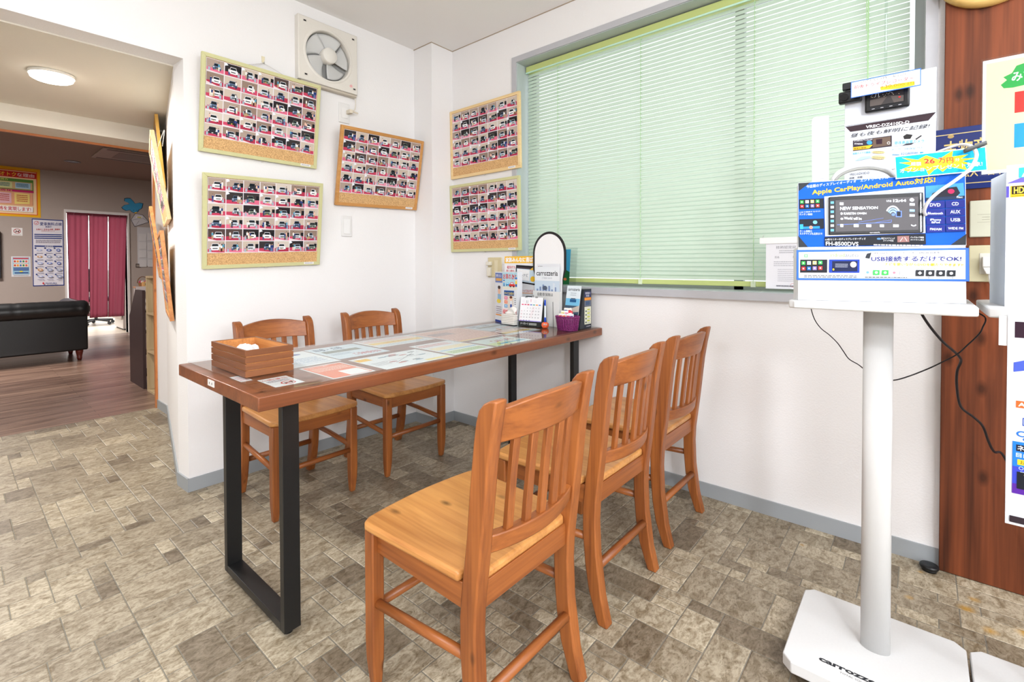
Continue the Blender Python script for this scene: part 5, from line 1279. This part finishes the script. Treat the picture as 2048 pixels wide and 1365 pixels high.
# right column
a.poly([(1340,168),(1655,145),(1668,278),(1344,295)],(70,150,190)); a.poly([(1400,230),(1480,190),(1600,176),(1630,230),(1600,262),(1380,270)],(36,34,46)); a.ell(1555,215,28,20,(200,40,90)); a.poly([(1344,268),(1668,252),(1668,278),(1344,295)],(34,50,80)); a.text('flac',1600,272,1650,254,(220,230,240),.01)
for j,(l,r_) in enumerate((('DVD','CD'),('Bluetooth','AUX'),('iPhone','USB'),('FM/AM','WIDE FM'))):
    y=302+j*67-0
    a.poly([(1345+j*2,y),(1503+j*2,y-8),(1505+j*2,y+52),(1347+j*2,y+60)],(34,44,130)); a.poly([(1510+j*2,y-8),(1668+j*3,y-15),(1670+j*3,y+45),(1512+j*2,y+52)],(34,44,130))
    wl=(90,128,96,98)[j]; hl=(28,20,20,20)[j]; cx=1424+j*2
    if j==2: a.text('iPhone',cx-46,y+26,cx+46,y+8,(220,230,246),.02); a.text('&iPod',cx-36,y+48,cx+36,y+30,(220,230,246),.02)
    else: a.text(l,cx-wl/2,y+40,cx+wl/2,y+40-hl,(226,234,248),.02)
    wr=(58,84,80,126)[j]; cx=1590+j*2; a.text(r_,cx-wr/2,y+32,cx+wr/2,y+32-(28,28,28,20)[j],(226,234,248),.02)
a.poly([(415,612),(1345,572),(1348,664),(418,690)],(34,36,42))
a.text('6.8型モニター付ディスプレイオーディオ',420,642,808,610,(236,238,240),.005,y2=630,y3=624); a.text('FH-8500DVS',426,686,740,650,(240,242,244),.02)
a.text('純正ステアリング',952,624,1074,608,(230,232,236),.02); a.text('スイッチ対応',968,642,1062,628,(230,232,236),.02); a.ell(930,620,20,8,(90,140,200)); a.poly([(1095,596),(1200,592),(1202,644),(1097,648)],(150,110,106)); a.line(1120,640,1145,606,4,(230,230,230)); a.line(1182,638,1160,604,4,(230,230,230)); a.text('バックカメラ映像',1212,612,1328,596,(230,232,236),.02); a.text('ガイドライン表示',1212,632,1328,618,(230,232,236),.02); a.lines(880,678,1320,1,-10,(210,212,216),1)
a.build('main_board_print',D)
f2=bil((150,745),(1700,705),(1720,1005),(150,1005),0.339,0.0765); g2=lambda x,y:(lambda p:(p[0]-0.0035,p[1]+0.051))(f2(x,y))
a=Art(g2,z0=0.0032)
a.poly([(172,764),(1672,724),(1686,986),(172,988)],(240,244,250))
a.text('Apple CarPlay',272,806,418,790,(150,156,166),.0); a.rect(226,782,262,808,(90,190,110)); a.ell(244,795,10,8,(240,250,240))
a.text('android',480,800,618,768,(140,196,90),.01); a.text('auto',620,800,750,770,(140,148,154),.01)
a.poly([(186,828),(454,824),(454,940),(184,942)],(34,36,44)); icons(218,858,56,48,19)
a.poly([(470,824),(760,820),(760,938),(470,940)],(36,66,170)); a.poly([(500,838),(740,834),(740,926),(500,930)],(26,34,70)); a.ell(702,866,30,26,(220,200,190)); a.lines(530,862,650,3,12,(200,206,226),.3); a.ell(513,911,9,9,(246,206,50),10)
a.lines(224,962,736,2,13,(70,74,84),.45)
a.poly([(826,768),(866,758),(850,812),(810,806)],(50,54,60))
a.text('iPhoneやスマートフォン(Android)を',890,772,1466,740,(50,50,76),.01,y2=762,y3=756)
a.text('USB接続するだけでOK!',866,836,1640,780,(40,44,130),.03,y2=826,y3=790)
for b_,c in ((.05,(130,50,40)),(.015,(246,220,50))): a.text('ナビを使いながらDVDを観たりできます!!',990,872,1658,846,c,b_)
for i,c in enumerate(((206,214,190),(70,180,90),(60,190,80),(240,240,244),(186,190,196))): X=834+i*80; a.rect(X-30,912,X+30,956,c); a.ell(X,934,14,11,(246,246,250) if i in (1,2,4) else ((230,120,140) if i==3 else (110,160,220)),10)
a.lines(810,972,1190,1,8,(80,84,90),1); a.text('Apple CarPlay',828,900,912,888,(120,170,130),.01); a.text('androidauto',1262,902,1452,888,(150,190,120),.01)
for i in range(4): X=1298+i*88; a.rect(X-36,908,X+36,962,(40,42,46)); (a.ell(X,935,15,13,(240,240,242),12) if i!=0 else a.poly([(X-18,935),(X,919),(X+18,935),(X,951)],(240,240,242)))
for i in range(4): X=1298+i*88; a.text(('マップ','電話','音楽','音声操作')[i],X-(26,20,18,38)[i],982,X+(26,20,18,38)[i],970,(60,60,66),.01)
a.build('usb_board_print',D)
# the head unit set into the board
hu=obj('head_unit',bx(0.0655,0.164,0.0033,0.2515,0.2585,0.010),P((16,16,18),0.4,0,0.3),D,bevel=0.0015)
obj('bezel_strip',bx(0.2455,0.166,0.0100,0.2475,0.256,0.0108),P((170,174,180),0.2,0.8),D)
m,nt,b=nodes('lcd_screen',0.5,0,0.15); b.inputs['Base Color'].default_value=(0.02,0.02,0.022,1); b.inputs['Emission Color'].default_value=(0.33,0.31,0.33,1); b.inputs['Emission Strength'].default_value=0.42
SW,SH=0.163,0.078
obj('screen',bx(0.079,0.171,0.0100,0.079+SW,0.171+SH,0.0104),m,D)
f3=bil((487,300),(1235,240),(1240,545),(487,580),SW,SH); g3=lambda x,y:(lambda p:(p[0]+0.079,p[1]+0.171))(f3(x,y))
LIT=emis('lit_glyph',(236,244,255),0.85); LB=emis('lit_blue',(130,190,250),0.8); LD=emis('lit_dim_blue',(90,120,210),0.6)
a=Art(g3,z0=0.0106)
a.rect(528,316,562,340,LIT); a.text('NEW SENSATION',530,386,880,340,LIT,.02,y2=364,y3=356); a.text('KARSTIN OWEN',566,426,776,398,LIT,.02,y2=416,y3=404); a.ell(544,416,11,11,LIT); a.text('World will be',566,468,732,444,LIT,.015); a.ell(546,463,13,9,LIT)
a.text('12:44',1016,298,1130,268,LIT,.03,y2=292,y3=272); a.ell(1180,272,20,16,LIT,10); a.text('1/10',958,298,1000,280,LIT,.01)
for k in range(3): a.ring(1015,415,66-16*k,84-22*k,12,LB if k else LIT,16,205,335)
a.ell(1018,412,16,12,LD); a.rect(1040,376,1092,434,LD); a.rect(1048,382,1084,426,(50,50,56))
for y in (312,368,414): a.rect(1160,y-8,1204,y+12,LB if y==368 else LIT)
a.line(500,518,1000,482,4,LD); a.line(1000,482,1002,460,3,LD); a.line(700,490,930,446,2,LD); a.line(860,488,1000,460,2,LD)
for X,W_ in ((545,14),(680,22),(796,22),(916,18),(1040,24)): a.rect(X-W_,512+ (545-X)*.02,X+W_,536+(545-X)*.02,LIT)
a.ring(1195,490,28,26,9,LIT,12,30,150); a.build('screen_glyphs',D)
a=Art(z0=0.0102)
for k in range(7): a.rect(0.0685,0.172+k*.0115,0.0755,0.178+k*.0115,(110,180,240) if k%2==0 else (230,236,244))
a.text('carrozzeria',.148,.1655,.168,.1685,(220,220,224),.02); a.build('bezel_print',D)

# cyan price tag
MT=frame(L0+U*0.199+V*0.2935+nD*0.012,(U*math.cos(0.02)+Vector((0,0,1))*0.045).normalized(),V)
t=thing('price_card','cyan card with a yellow starburst and red 26, above the stereo display','price card',M=MT)
obj('card',bx(0,0,0,0.166,0.055,0.0012),P((240,246,250),0.4),t)
f4=bil((948,822),(1698,762),(1704,952),(946,1022),0.166,0.055); a=Art(f4,z0=0.0014)
a.poly([(956,830),(1692,770),(1697,946),(955,1014)],(8,170,226))
star=[(1010,836),(1145,858),(1218,822),(1320,858),(1440,786),(1428,838),(1560,822),(1500,856),(1640,850),(1510,876),(1605,906),(1520,900),(1545,950),(1400,918),(1346,962),(1300,925),(1228,990),(1205,934),(1110,960),(985,945),(1090,905),(985,880),(1090,872)]
a.poly(star,(250,236,40))
a.text('総額',1086,908,1170,876,(206,226,236),.03); 
for b_,c in ((.05,(250,240,200)),(.035,(226,56,36))): a.text('26',1196,892,1286,850,c,b_); a.text('万円',1316,888,1436,846,c,b_)
a.text('分',1450,876,1486,852,(206,226,236),.03)
a.text('オプションプレゼント対象!',984,972,1664,880,(240,246,248),.025,y2=916,y3=932); a.build('print',t)
bm=bmesh.new(); tube(bm,[(0.08,0.002,-0.003),(0.075,-0.06,-0.014)],0.0018,6); obj('support_wire',bm,M_ac,t)
# dash camera display behind
MU=frame((1.61,0.161,0.9665),(0,-1,0),(0,0,1))
t=thing('dashcam_display','white dash camera display board with a black camera, standing behind the blue display','shop display',M=MU)
obj('board',bx(0.0,0.0,-0.004,0.186,0.579,0.0),P((226,230,240),0.4),t,bevel=0.001)
bm=bmesh.new(); box(bm,0.0,0.467,0.0,0.186,0.4715,0.003); obj('step_edge',bm,P((220,224,232),0.4),t)
f5=bil((548,560),(1300,440),(1320,800),(545,915),0.186,0.110); g5=lambda x,y:(lambda p:(p[0],p[1]+0.357))(f5(x,y))
a=Art(g5,z0=0.0006)
a.poly([(556,566),(1298,442),(1245,508),(600,608)],(62,48,54)); a.poly([(548,600),(556,566),(600,608)],(224,226,236)); a.poly([(1300,445),(1308,485),(1245,508)],(206,208,220))
a.text('VREC-DZ410D-D',736,578,1098,506,(236,236,240),.03,y2=532,y3=552)
a.text('昼も夜も鮮明に記録!',598,660,1250,532,(34,34,40),.008,y2=568,y3=624,shear=14)
a.poly([(624,684),(958,634),(960,724),(626,775)],(64,56,66)); a.text('STARVIS',638,718,712,704,(230,230,236),.02); a.text('STARVIS™×AI-ISP',634,694,796,664,(230,230,236),.01,y2=676,y3=682); a.ell(770,698,24,18,(70,160,226)); a.poly([(800,664),(950,642),(952,716),(800,740)],(110,92,80)); a.poly([(826,670),(880,662),(880,706),(830,712)],(60,40,50)); a.poly([(626,742),(800,716),(770,748),(626,768)],(240,190,50)); a.text('夜間も鮮明',632,764,742,736,(60,40,30),.02,y2=748,y3=748); a.ring(935,698,14,12,4,(240,240,240),12)
a.poly([(960,628),(1220,590),(1224,690),(964,726)],(232,234,240)); a.poly([(1052,640),(1080,620),(1130,626),(1112,660),(1062,664)],(52,50,50)); a.poly([(1150,660),(1195,628),(1204,634),(1160,668)],(60,58,60)); a.text('昼夜高画質カメラ',984,712,1222,660,(40,170,220),.02,y2=688,y3=684); a.poly([(1050,716),(1080,700),(1150,690),(1120,708)],(70,66,70))
a.text('メーカー3年保証',960,762,1160,726,(100,150,190),.0,y2=744,y3=744); a.text('付き',1170,738,1212,722,(100,150,190),0); a.text('32GB同梱',1040,798,1180,764,(90,140,190),.005,y2=784,y3=772); a.rect(1196,766,1222,786,(40,150,220)); a.lines(970,800,1028,1,-10,(110,160,200),1)
a.text('前後カメラで録画',624,808,780,770,(50,180,226),.02,y2=788,y3=788); a.poly([(640,860),(700,822),(780,812),(790,826),(700,850)],(180,220,236)); a.ell(850,778,60,12,(250,226,160)); a.ell(852,822,62,18,(250,226,160)); a.lines(806,782,896,2,-10,(120,100,70),-.4); a.lines(800,832,900,2,-12,(120,100,70),-.4)
a.build('print',t)
a=Art(z0=0.0006); a.text('VREC-DZ410D-D',.012,.331,.055,.337,(110,110,120),.01); a.text('品番　店頭',.012,.322,.04,.327,(60,60,70),.01); a.build('code_print',t)
obj('camera_body',bx(0.045,0.490,0.003,0.136,0.562,0.018),P((18,18,20),0.35),t,bevel=0.004)
a=Art(lambda x,y:(x+.005,y+.0265),z0=0.0185); a.rect(.049,.4755,.121,.531,(30,30,34)); a.rect(.051,.4775,.119,.529,(46,42,44)); a.poly([(.051,.4775),(.119,.4775),(.119,.492),(.09,.497),(.051,.494)],(96,88,84)); a.poly([(.074,.4775),(.1,.4775),(.092,.499),(.088,.499)],(70,66,66))
a.line(.062,.5,.066,.521,.0012,(220,226,236)); a.line(.069,.5,.067,.521,.0012,(220,226,236)); a.line(.052,.502,.066,.521,.0006,(170,180,200)); a.line(.067,.521,.098,.503,.0006,(170,180,200)); a.rect(.062,.508,.07,.51,(200,206,220))
rnd=random.Random(9)
for k in range(16): a.ell(rnd.uniform(.054,.116),rnd.uniform(.497,.505),.0008,.0008,(230,220,190),6)
a.ell(.111,.489,.0025,.002,(220,50,50),8)
for k in range(4): a.rect(.05+k*.018,.466,.066+k*.018,.473,(44,44,48)); a.rect(.055+k*.018,.469,.061+k*.018,.4702,(210,210,214))
a.build('camera_screen',t)
rc=obj('rear_camera',bx(-0.012,0.524,0.004,0.039,0.555,0.024),P((20,20,24),0.35),t,bevel=0.004)
bm=bmesh.new(); tube(bm,[(0.001,0.539,0.022),(0.001,0.539,0.028)],0.0095,20); obj('lens',bm,P((16,16,20),0.08),rc)
obj('rear_camera_mount',bx(-0.004,0.560,0.002,0.024,0.579,0.018),P((24,24,28),0.4),t,bevel=0.002); obj('mount_neck',bx(0.004,0.553,0.006,0.014,0.562,0.014),P((24,24,28),0.4),t)
MP=MU@frame((0.017,0.529,0.040),(1,0,0),(0,1,0))
t=thing('price_card','white price card with a blue edge and orange +30,000 above the dash camera','price card',M=MP)
obj('card',bx(0,0,0,0.140,0.042,0.0012),P((50,120,226),0.4),t)
f6=bil((598,188),(1175,73),(1185,182),(592,327),0.140,0.042); a=Art(f6,z0=0.0014)
a.poly([(604,193),(1168,80),(1178,178),(598,320)],(244,246,248))
a.text('いざという時、安心の',684,196,1056,106,(50,50,60),.0,y2=126,y3=174); a.text('前後ドライブレコーダー',624,248,1124,126,(214,50,60),.01,y2=152,y3=218)
a.poly([(850,222),(1000,186),(1130,160),(1136,186),(1010,220),(856,244)],(250,236,60)); a.text('+30,000 円',852,238,1130,164,(232,120,30),.03,y2=180,y3=206); a.build('print',t)
bm=bmesh.new(); tube(bm,[(0.07,0.004,-0.001),(0.09,0.034,-0.039)],0.0015,6); obj('support_wire',bm,M_ac,t)
# small white card left of the display
MW=frame(L0+U*0.044+V*0.0+nD*(-0.080),U,V)
t=thing('name_card','narrow glossy white plastic card standing at the left behind the blue display','card',M=MW)
bm=bmesh.new(); pts=[(0,0),(0.038,0),(0.038,0.487)]+[(0.010-0.010*math.sin(q),0.477+0.010*math.cos(q)) for q in [math.pi/2*k/5 for k in range(6)]]
prism(bm,[(x,y) for x,y in pts],'z',0,0.0015); obj('card',bm,P((250,250,252),0.2),t)
a=Art(z0=0.0018)
rnd=random.Random(12)
for k in range(15): Y=.30+k*.0085; a.line(.018+rnd.uniform(-.002,.0),Y+.02,.025+rnd.uniform(0,.003),Y+.02+rnd.choice([0,.002,-.001,.003]),.0009,(140,140,190))
a.build('print',t)
# white arched headphone-like cable holder behind the board
t=thing('white_arch_holder','white curved plastic holder between the blue board and the dash camera board','holder',M=MD)
bm=bmesh.new(); pts=[(0.083+0.0615*(1-math.cos(math.pi*k/16)),0.305+0.036*math.sin(math.pi*k/16),-0.030) for k in range(17)]
tube(bm,pts,0.006,10); obj('arch',bm,P((226,228,230),0.3),t,smooth=True)
bm=bmesh.new(); tube(bm,[(p[0],p[1]-0.009,-0.026) for p in pts[1:-1]],0.0035,8); obj('pad',bm,P((150,150,146),0.5),t,smooth=True)
# white usb cable with clip
def dp(u,v,o): return L0+U*u+V*v+nD*o
pts=smooth_curve([dp(.2555,.206,.010),dp(.2465,.214,.030),dp(.2475,.232,.050),dp(.262,.252,.060),dp(.290,.275,.062),dp(.318,.300,.056),dp(.333,.326,.046),dp(.336,.345,.034),dp(.331,.360,.020),dp(.318,.366,.0),dp(.29,.358,-.02),dp(.25,.342,-.05),dp(.215,.33,-.07)],8)
n=len(pts); bm=bmesh.new(); tube(bm,pts,0.003,10,radii=[0.0036-0.0020*max(0,(i/n-.6)/.4) for i in range(n)])
t=thing('usb_cable','white cable arching from the stereo screen over the cyan card','cable'); obj('cable',bm,P((232,230,230),0.4),t,smooth=True)
bm=bmesh.new(); c0=dp(.336,.352,.034); ux=(U*0.93+Vector((0,0,1))*0.36).normalized(); uz=(Vector((0,0,1))*0.93-U*0.36-nD*-0.5).normalized(); uy=nD
loop=[]
for k in range(28):
    q=2*math.pi*k/28; X=0.017*(1 if math.cos(q)>0 else -1)*min(1,abs(math.cos(q))*1.6)+0.004*math.cos(q); loop.append(c0+ux*X+uy*0.0065*math.sin(q))
loop.append(loop[0])
rings=[]
for p in loop[:-1]: rings.append([bm.verts.new(p+uz*0.0045),bm.verts.new(p-uz*0.0045)])
for k in range(28): bm.faces.new((rings[k][0],rings[(k+1)%28][0],rings[(k+1)%28][1],rings[k][1]))
o=obj('cable_band',bm,P((84,88,88),0.4),t,smooth=True); so=o.modifiers.new('band','SOLIDIFY'); so.thickness=0.0018

# second display: translucent sided box
t=thing('speaker_display_box','white display box with frosted plastic side on the right-hand stand, cut by the frame','shop display',(1.48,-0.136,0.9665))
obj('front_face',bx(0.0,-0.30,0,0.004,0,0.30),P((240,244,250),0.35),t)
obj('box_body',bx(0.02,-0.29,0.0,0.115,-0.03,0.285),P((238,239,242),0.5),t)
obj('frosted_side',pr([(0.004,-0.0015),(0.12,0.014),(0.12,0.0125),(0.004,-0.003)],'z',0,0.288),translucent('frosted_plastic',(236,240,246),0.65,0.3),t)
a=Art(z0=0.0006)
a.rect(.0,.232,.004,.256,(90,80,180)); a.rect(.006,.232,.09,.256,(240,186,40)); a.rect(.008,.238,.06,.255,(40,34,30)); a.text('HD',.011,.2395,.026,.253,(246,210,80),.03); a.lines(.008,.234,.05,1,.003,(90,60,20))
a.poly([(.0,.262),(.03,.276),(.09,.29),(.09,.262)],(110,100,190)); a.rect(.018,.272,.09,.293,(60,190,236)); a.text('AV',.022,.2735,.05,.29,(250,250,252),.02); a.rect(.034,.14,.06,.153,(90,120,220)); a.rect(0,.107,.2,.1085,(220,226,236))
a.build('print',t,frame((0,0,0),(0,-1,0),(0,0,1)))
# cream poster board behind it
t=thing('cream_signboard','cream signboard with a green cloud and coloured squares, upper right','sign',M=frame((1.62,-0.107,1.270),(0,-1,0),(0,0,1)))
obj('board',bx(0,0,0.0,0.30,0.268,0.003),P((238,240,244),0.4),t,bevel=0.0005)
obj('clear_sleeve',bx(-0.003,-0.003,0.004,0.31,0.272,0.005),M_ac,t)
bm=bmesh.new(); box(bm,0.04,-0.306,-0.012,0.06,0.03,-0.001); box(bm,0.22,-0.306,-0.012,0.24,0.03,-0.001); obj('support_legs',bm,M_ac,t)
a=Art(z0=0.0033); a.rect(.006,.008,.296,.260,(238,210,174))
cl=[(.03,.205),(.035,.196),(.05,.194),(.07,.196),(.1,.2),(.13,.195),(.14,.225),(.12,.245),(.085,.25),(.055,.243),(.048,.228),(.034,.222),(.040,.214)]
a.poly(cl,(40,160,70)); a.text('みて',.048,.208,.082,.228,(246,250,246),.03)
a.rect(.053,.135,.12,.183,(214,44,36)); a.rect(.053,.055,.12,.11,(6,150,224)); a.build('print',t)
# hanging banner on the second stand
t=thing('hanging_banner','long white printed banner with blue panels hanging from the right-hand stand','banner',M=frame((1.398,-0.133,0.532),(0,-1,0),(0,0,1)))
obj('banner_sheet',bx(0,0,-0.001,0.32,0.425,0.0008),P((218,221,228),0.4),t,bevel=0.0004)
obj('hanging_bracket',bx(-0.012,0.36,-0.006,0.0,0.42,-0.002),P((230,230,230),0.4),t)
a=Art(z0=0.0012)
a.rect(.010,.378,.3,.410,(50,30,44)); a.poly([(.034,.388),(.040,.396),(.046,.388)],(214,40,80)); a.poly([(.009,.328),(.034,.338),(.3,.40),(.3,.37),(.04,.318),(.009,.309)],(72,92,190))
a.rect(.013,.238,.09,.252,(236,100,46)); a.text('AVIC',.016,.241,.046,.249,(250,240,232),.03)
a.rect(.0225,.203,.06,.219,(60,90,180)); a.text('四国',.024,.205,.052,.217,(234,240,250),.01)
a.ell(.022,.186,.008,.006,(40,110,200)); a.ell(.022,.186,.005,.0035,(236,240,246)); a.ell(.034,.182,.008,.006,(40,110,200)); a.ell(.034,.182,.005,.0035,(236,240,246)); a.ell(.03,.176,.007,.004,(40,110,200))
a.rect(.009,.065,.3,.17,(60,70,190)); a.rect(.009,.12,.3,.17,(40,120,210)); a.rect(.009,.065,.3,.085,(86,40,150))
a.rect(.014,.151,.09,.164,(34,36,50)); a.text('ネット',.016,.1525,.045,.1625,(240,240,244),.03); a.text('目的地',.014,.139,.045,.148,(214,236,250),.02); a.rect(.016,.124,.07,.135,(246,206,50)); a.text('お出かけ',.02,.1255,.045,.1335,(60,50,30),.01)
a.text('○ ▽',.018,.114,.036,.121,(210,230,250),0); a.lines(.02,.106,.06,1,.005,(200,220,246),1)
a.rect(.0155,.076,.08,.11,(30,32,40)); a.ell(.034,.105,.009,.0035,(240,220,60)); a.ell(.034,.105,.006,.002,(210,230,240)); a.ell(.038,.070,.010,.005,(240,220,60)); a.ell(.038,.070,.0065,.003,(230,240,240)); a.poly([(.032,.078),(.038,.078),(.036,.1),(.034,.1)],(190,190,60))
a.rect(.006,.006,.3,.019,(50,40,46)); a.build('print',t)
# navy plaque on the pine board
t=thing('navy_plaque','glossy navy blue plaque with gold lettering on the pine wall board','sign',M=frame((2.2205,-0.020,1.304),(0,-1,0),(0,0,1)))
obj('plaque',bx(0,0,0,0.30,0.207,0.006),P((30,46,108),0.12),t,bevel=0.0008)
GOLD=P((226,200,130),0.3,0.3); a=Art(z0=0.0064)
a.rect(.008,.186,.292,.1885,GOLD); a.rect(.008,.018,.292,.0205,GOLD); a.rect(.008,.018,.010,.1885,GOLD); a.ell(.052,.180,.008,.006,(176,150,100))
a.text('古物商',.036,.112,.14,.165,GOLD,.02); a.text('法人　日本',.080,.040,.178,.066,GOLD,.02); a.build('gold_lettering',t)
t=plate('wall_plate','ivory blank wall plate on the pine board above the socket','switch plate',-0.165,1.204,0.09,0.12,'C',(206,206,186))
a=Art(z0=0.0073); a.rect(-.027,-.012,.04,-.011,(170,168,150)); a.rect(-.027,.013,.04,.014,(170,168,150)); a.rect(-.016,-.004,.002,-.003,(150,148,130)); a.rect(-.016,.004,.002,.005,(150,148,130)); a.build('panel_lines',t)
t=plate('wall_outlet','ivory outlet plate on the pine board with a white plug in it','outlet',-0.163,1.057,0.088,0.12,'C',(212,206,172))
obj('socket_insert',bx(-0.0185,-0.034,0.007,0.03,0.034,0.0085),P((224,222,210),0.4),t,bevel=0.0006)
bm=bmesh.new(); box(bm,-0.013,-0.011,0.0085,0.020,0.022,0.03); prism(bm,[(-.013,-.011),(.020,-.011),(.012,-.034),(-.004,-.034)],'z',0.010,0.028)
pg=thing('power_plug','white power plug and cord in the ivory outlet','plug',M=frame((2.221,-0.163,1.057),(0,-1,0),(0,0,1)))
obj('plug_body',bm,P((236,236,234),0.35),pg,bevel=0.002)
bm=bmesh.new(); tube(bm,smooth_curve([(.004,-.03,.019),(.006,-.055,.021),(.012,-.075,.03),(.022,-.088,.05)],5),0.0038,8); obj('cord',bm,P((232,230,226),0.4),pg,smooth=True)
# round wooden clock at top right
t=thing('wall_clock','round pale wooden wall clock, only its lower edge in frame at top right','clock',M=frame((2.2205,-0.165,2.028),(0,-1,0),(0,0,1)))
bm=bmesh.new(); lathe(bm,[(0.0,0.0),(0.140,0.0),(0.142,0.012),(0.136,0.028),(0.118,0.030),(0.114,0.018)],(0,0,0),56,cap=False); obj('wood_rim',bm,wood('clock_rim_wood',(214,176,104),(196,156,84),'x',0.35,1,False),t,smooth=True)
bm=bmesh.new(); lathe(bm,[(0.116,0.012),(0.0,0.012)],(0,0,0),48,cap=False); obj('dial',bm,P((238,236,228),0.5),t)
a=Art(z0=0.013)
for k in range(12):
    q=math.pi*k/6; a.line(.09*math.cos(q),.09*math.sin(q),.104*math.cos(q),.104*math.sin(q),.004,(50,50,50))
a.line(0,0,.05,.03,.006,(40,40,40)); a.line(0,0,-.02,.085,.004,(40,40,40)); a.build('hands',t)
# certificate hanging at the blind
t=thing('certificate','white certificate sheet in a clear sleeve hanging low over the blind','certificate',M=frame((2.285,0.500,0.953),(0,-1,0),(0,0,1)))
obj('paper',bx(0,0,0,0.21,0.212,0.0006),P((240,240,246),0.5),t); obj('hanger_bar',bx(-0.024,0.190,0.001,0.21,0.216,0.004),P((250,250,250),0.3),t,bevel=0.001)
a=Art(z0=0.0008); a.text('技術認定証',.038,.168,.112,.180,(130,130,140),.0); a.text('殿',.10,.128,.112,.138,(120,120,130),.0); a.text('氏名',.034,.128,.05,.137,(120,120,130),0); a.lines(.05,.158,.11,2,-.008,(180,180,190),-.4); a.lines(.03,.112,.12,3,-.008,(186,186,196),-.35); a.lines(.045,.08,.115,7,-.008,(196,196,206),-.3); a.ring(.10,.016,.008,.008,.001,(226,110,110)); a.lines(.04,.01,.11,1,.005,(130,130,140),1); a.build('print',t)
bm=bmesh.new(); tube(bm,[(-0.012,0.216,0.003),(-0.010,0.226,-0.002)],0.0015,6); tube(bm,[(-0.018,-.012,.004),(-.003,-.026,.012)],0.002,6); obj('pin',bm,M_steel,t)
# black rubber disc on the floor, cables under the shelf
t=thing('rubber_foot_disc','small black rubber disc on the floor at the foot of the pine board','rubber disc',(2.200,-0.030,0.0))
bm=bmesh.new(); lathe(bm,[(0,0),(.020,0),(.021,.006),(.019,.008),(.025,.010),(.027,.016),(.024,.021),(.012,.0215),(0,.020)],(0,0,0),28,cap=False); obj('disc',bm,P((24,26,28),0.3),t,smooth=True)
def cable(label,pts,r=0.0018,rgb=(26,20,24)):
    bm=bmesh.new(); tube(bm,smooth_curve(pts,6),r,8); return tag(obj('cable',bm,P(rgb,0.5),None,smooth=True),label,'cable')
cable('thin black cable dropping from the shelf to the left side of the stand pole',[(1.665,0.246,0.946),(1.660,0.242,0.921),(1.652,0.232,0.894),(1.645,0.216,0.872),(1.637,0.195,0.856),(1.630,0.175,0.836),(1.623,0.161,0.816),(1.615,0.147,0.797),(1.608,0.125,0.785),(1.590,0.106,0.772)],0.0013)
cable('black cable looping from the pole to the right end of the shelf',[(1.703,-0.078,0.946),(1.700,-0.121,0.925),(1.689,-0.117,0.897),(1.678,-0.109,0.880),(1.667,-0.088,0.852),(1.656,-0.070,0.830),(1.644,-0.044,0.810),(1.633,-0.017,0.791),(1.622,0.017,0.770),(1.611,0.044,0.757),(1.588,0.066,0.755)],0.0017)
cable('thick black power cable hanging before the pine wall board behind the banner',[(1.715,0.006,0.947),(1.720,-0.004,0.919),(1.749,-0.022,0.883),(1.778,-0.047,0.844),(1.808,-0.070,0.817),(1.837,-0.083,0.798),(1.866,-0.087,0.781),(1.895,-0.081,0.748),(1.925,-0.082,0.699),(1.954,-0.092,0.636),(1.983,-0.121,0.603),(2.012,-0.143,0.573),(2.042,-0.158,0.522),(2.071,-0.173,0.486),(2.10,-0.197,0.467),(2.15,-0.25,0.30),(2.18,-0.30,0.004)],0.0033)
# seat every Empty at the base of its thing
bpy.context.view_layer.update()
for o in list(COL.objects):
    if o.type=='EMPTY' and o.parent is None and o.location.length<1e-6 and o.children:
        P_=[]
        for c in o.children:
            if c.type=='MESH': P_+=[c.matrix_world@Vector(b) for b in c.bound_box]
        if not P_: continue
        b=Vector((sum(p.x for p in P_)/len(P_),sum(p.y for p in P_)/len(P_),min(p.z for p in P_)))
        if b.length<0.05: continue
        o.location=b
        for c in o.children: c.matrix_local=Matrix.Translation(-b)@c.matrix_local
bpy.context.view_layer.update()
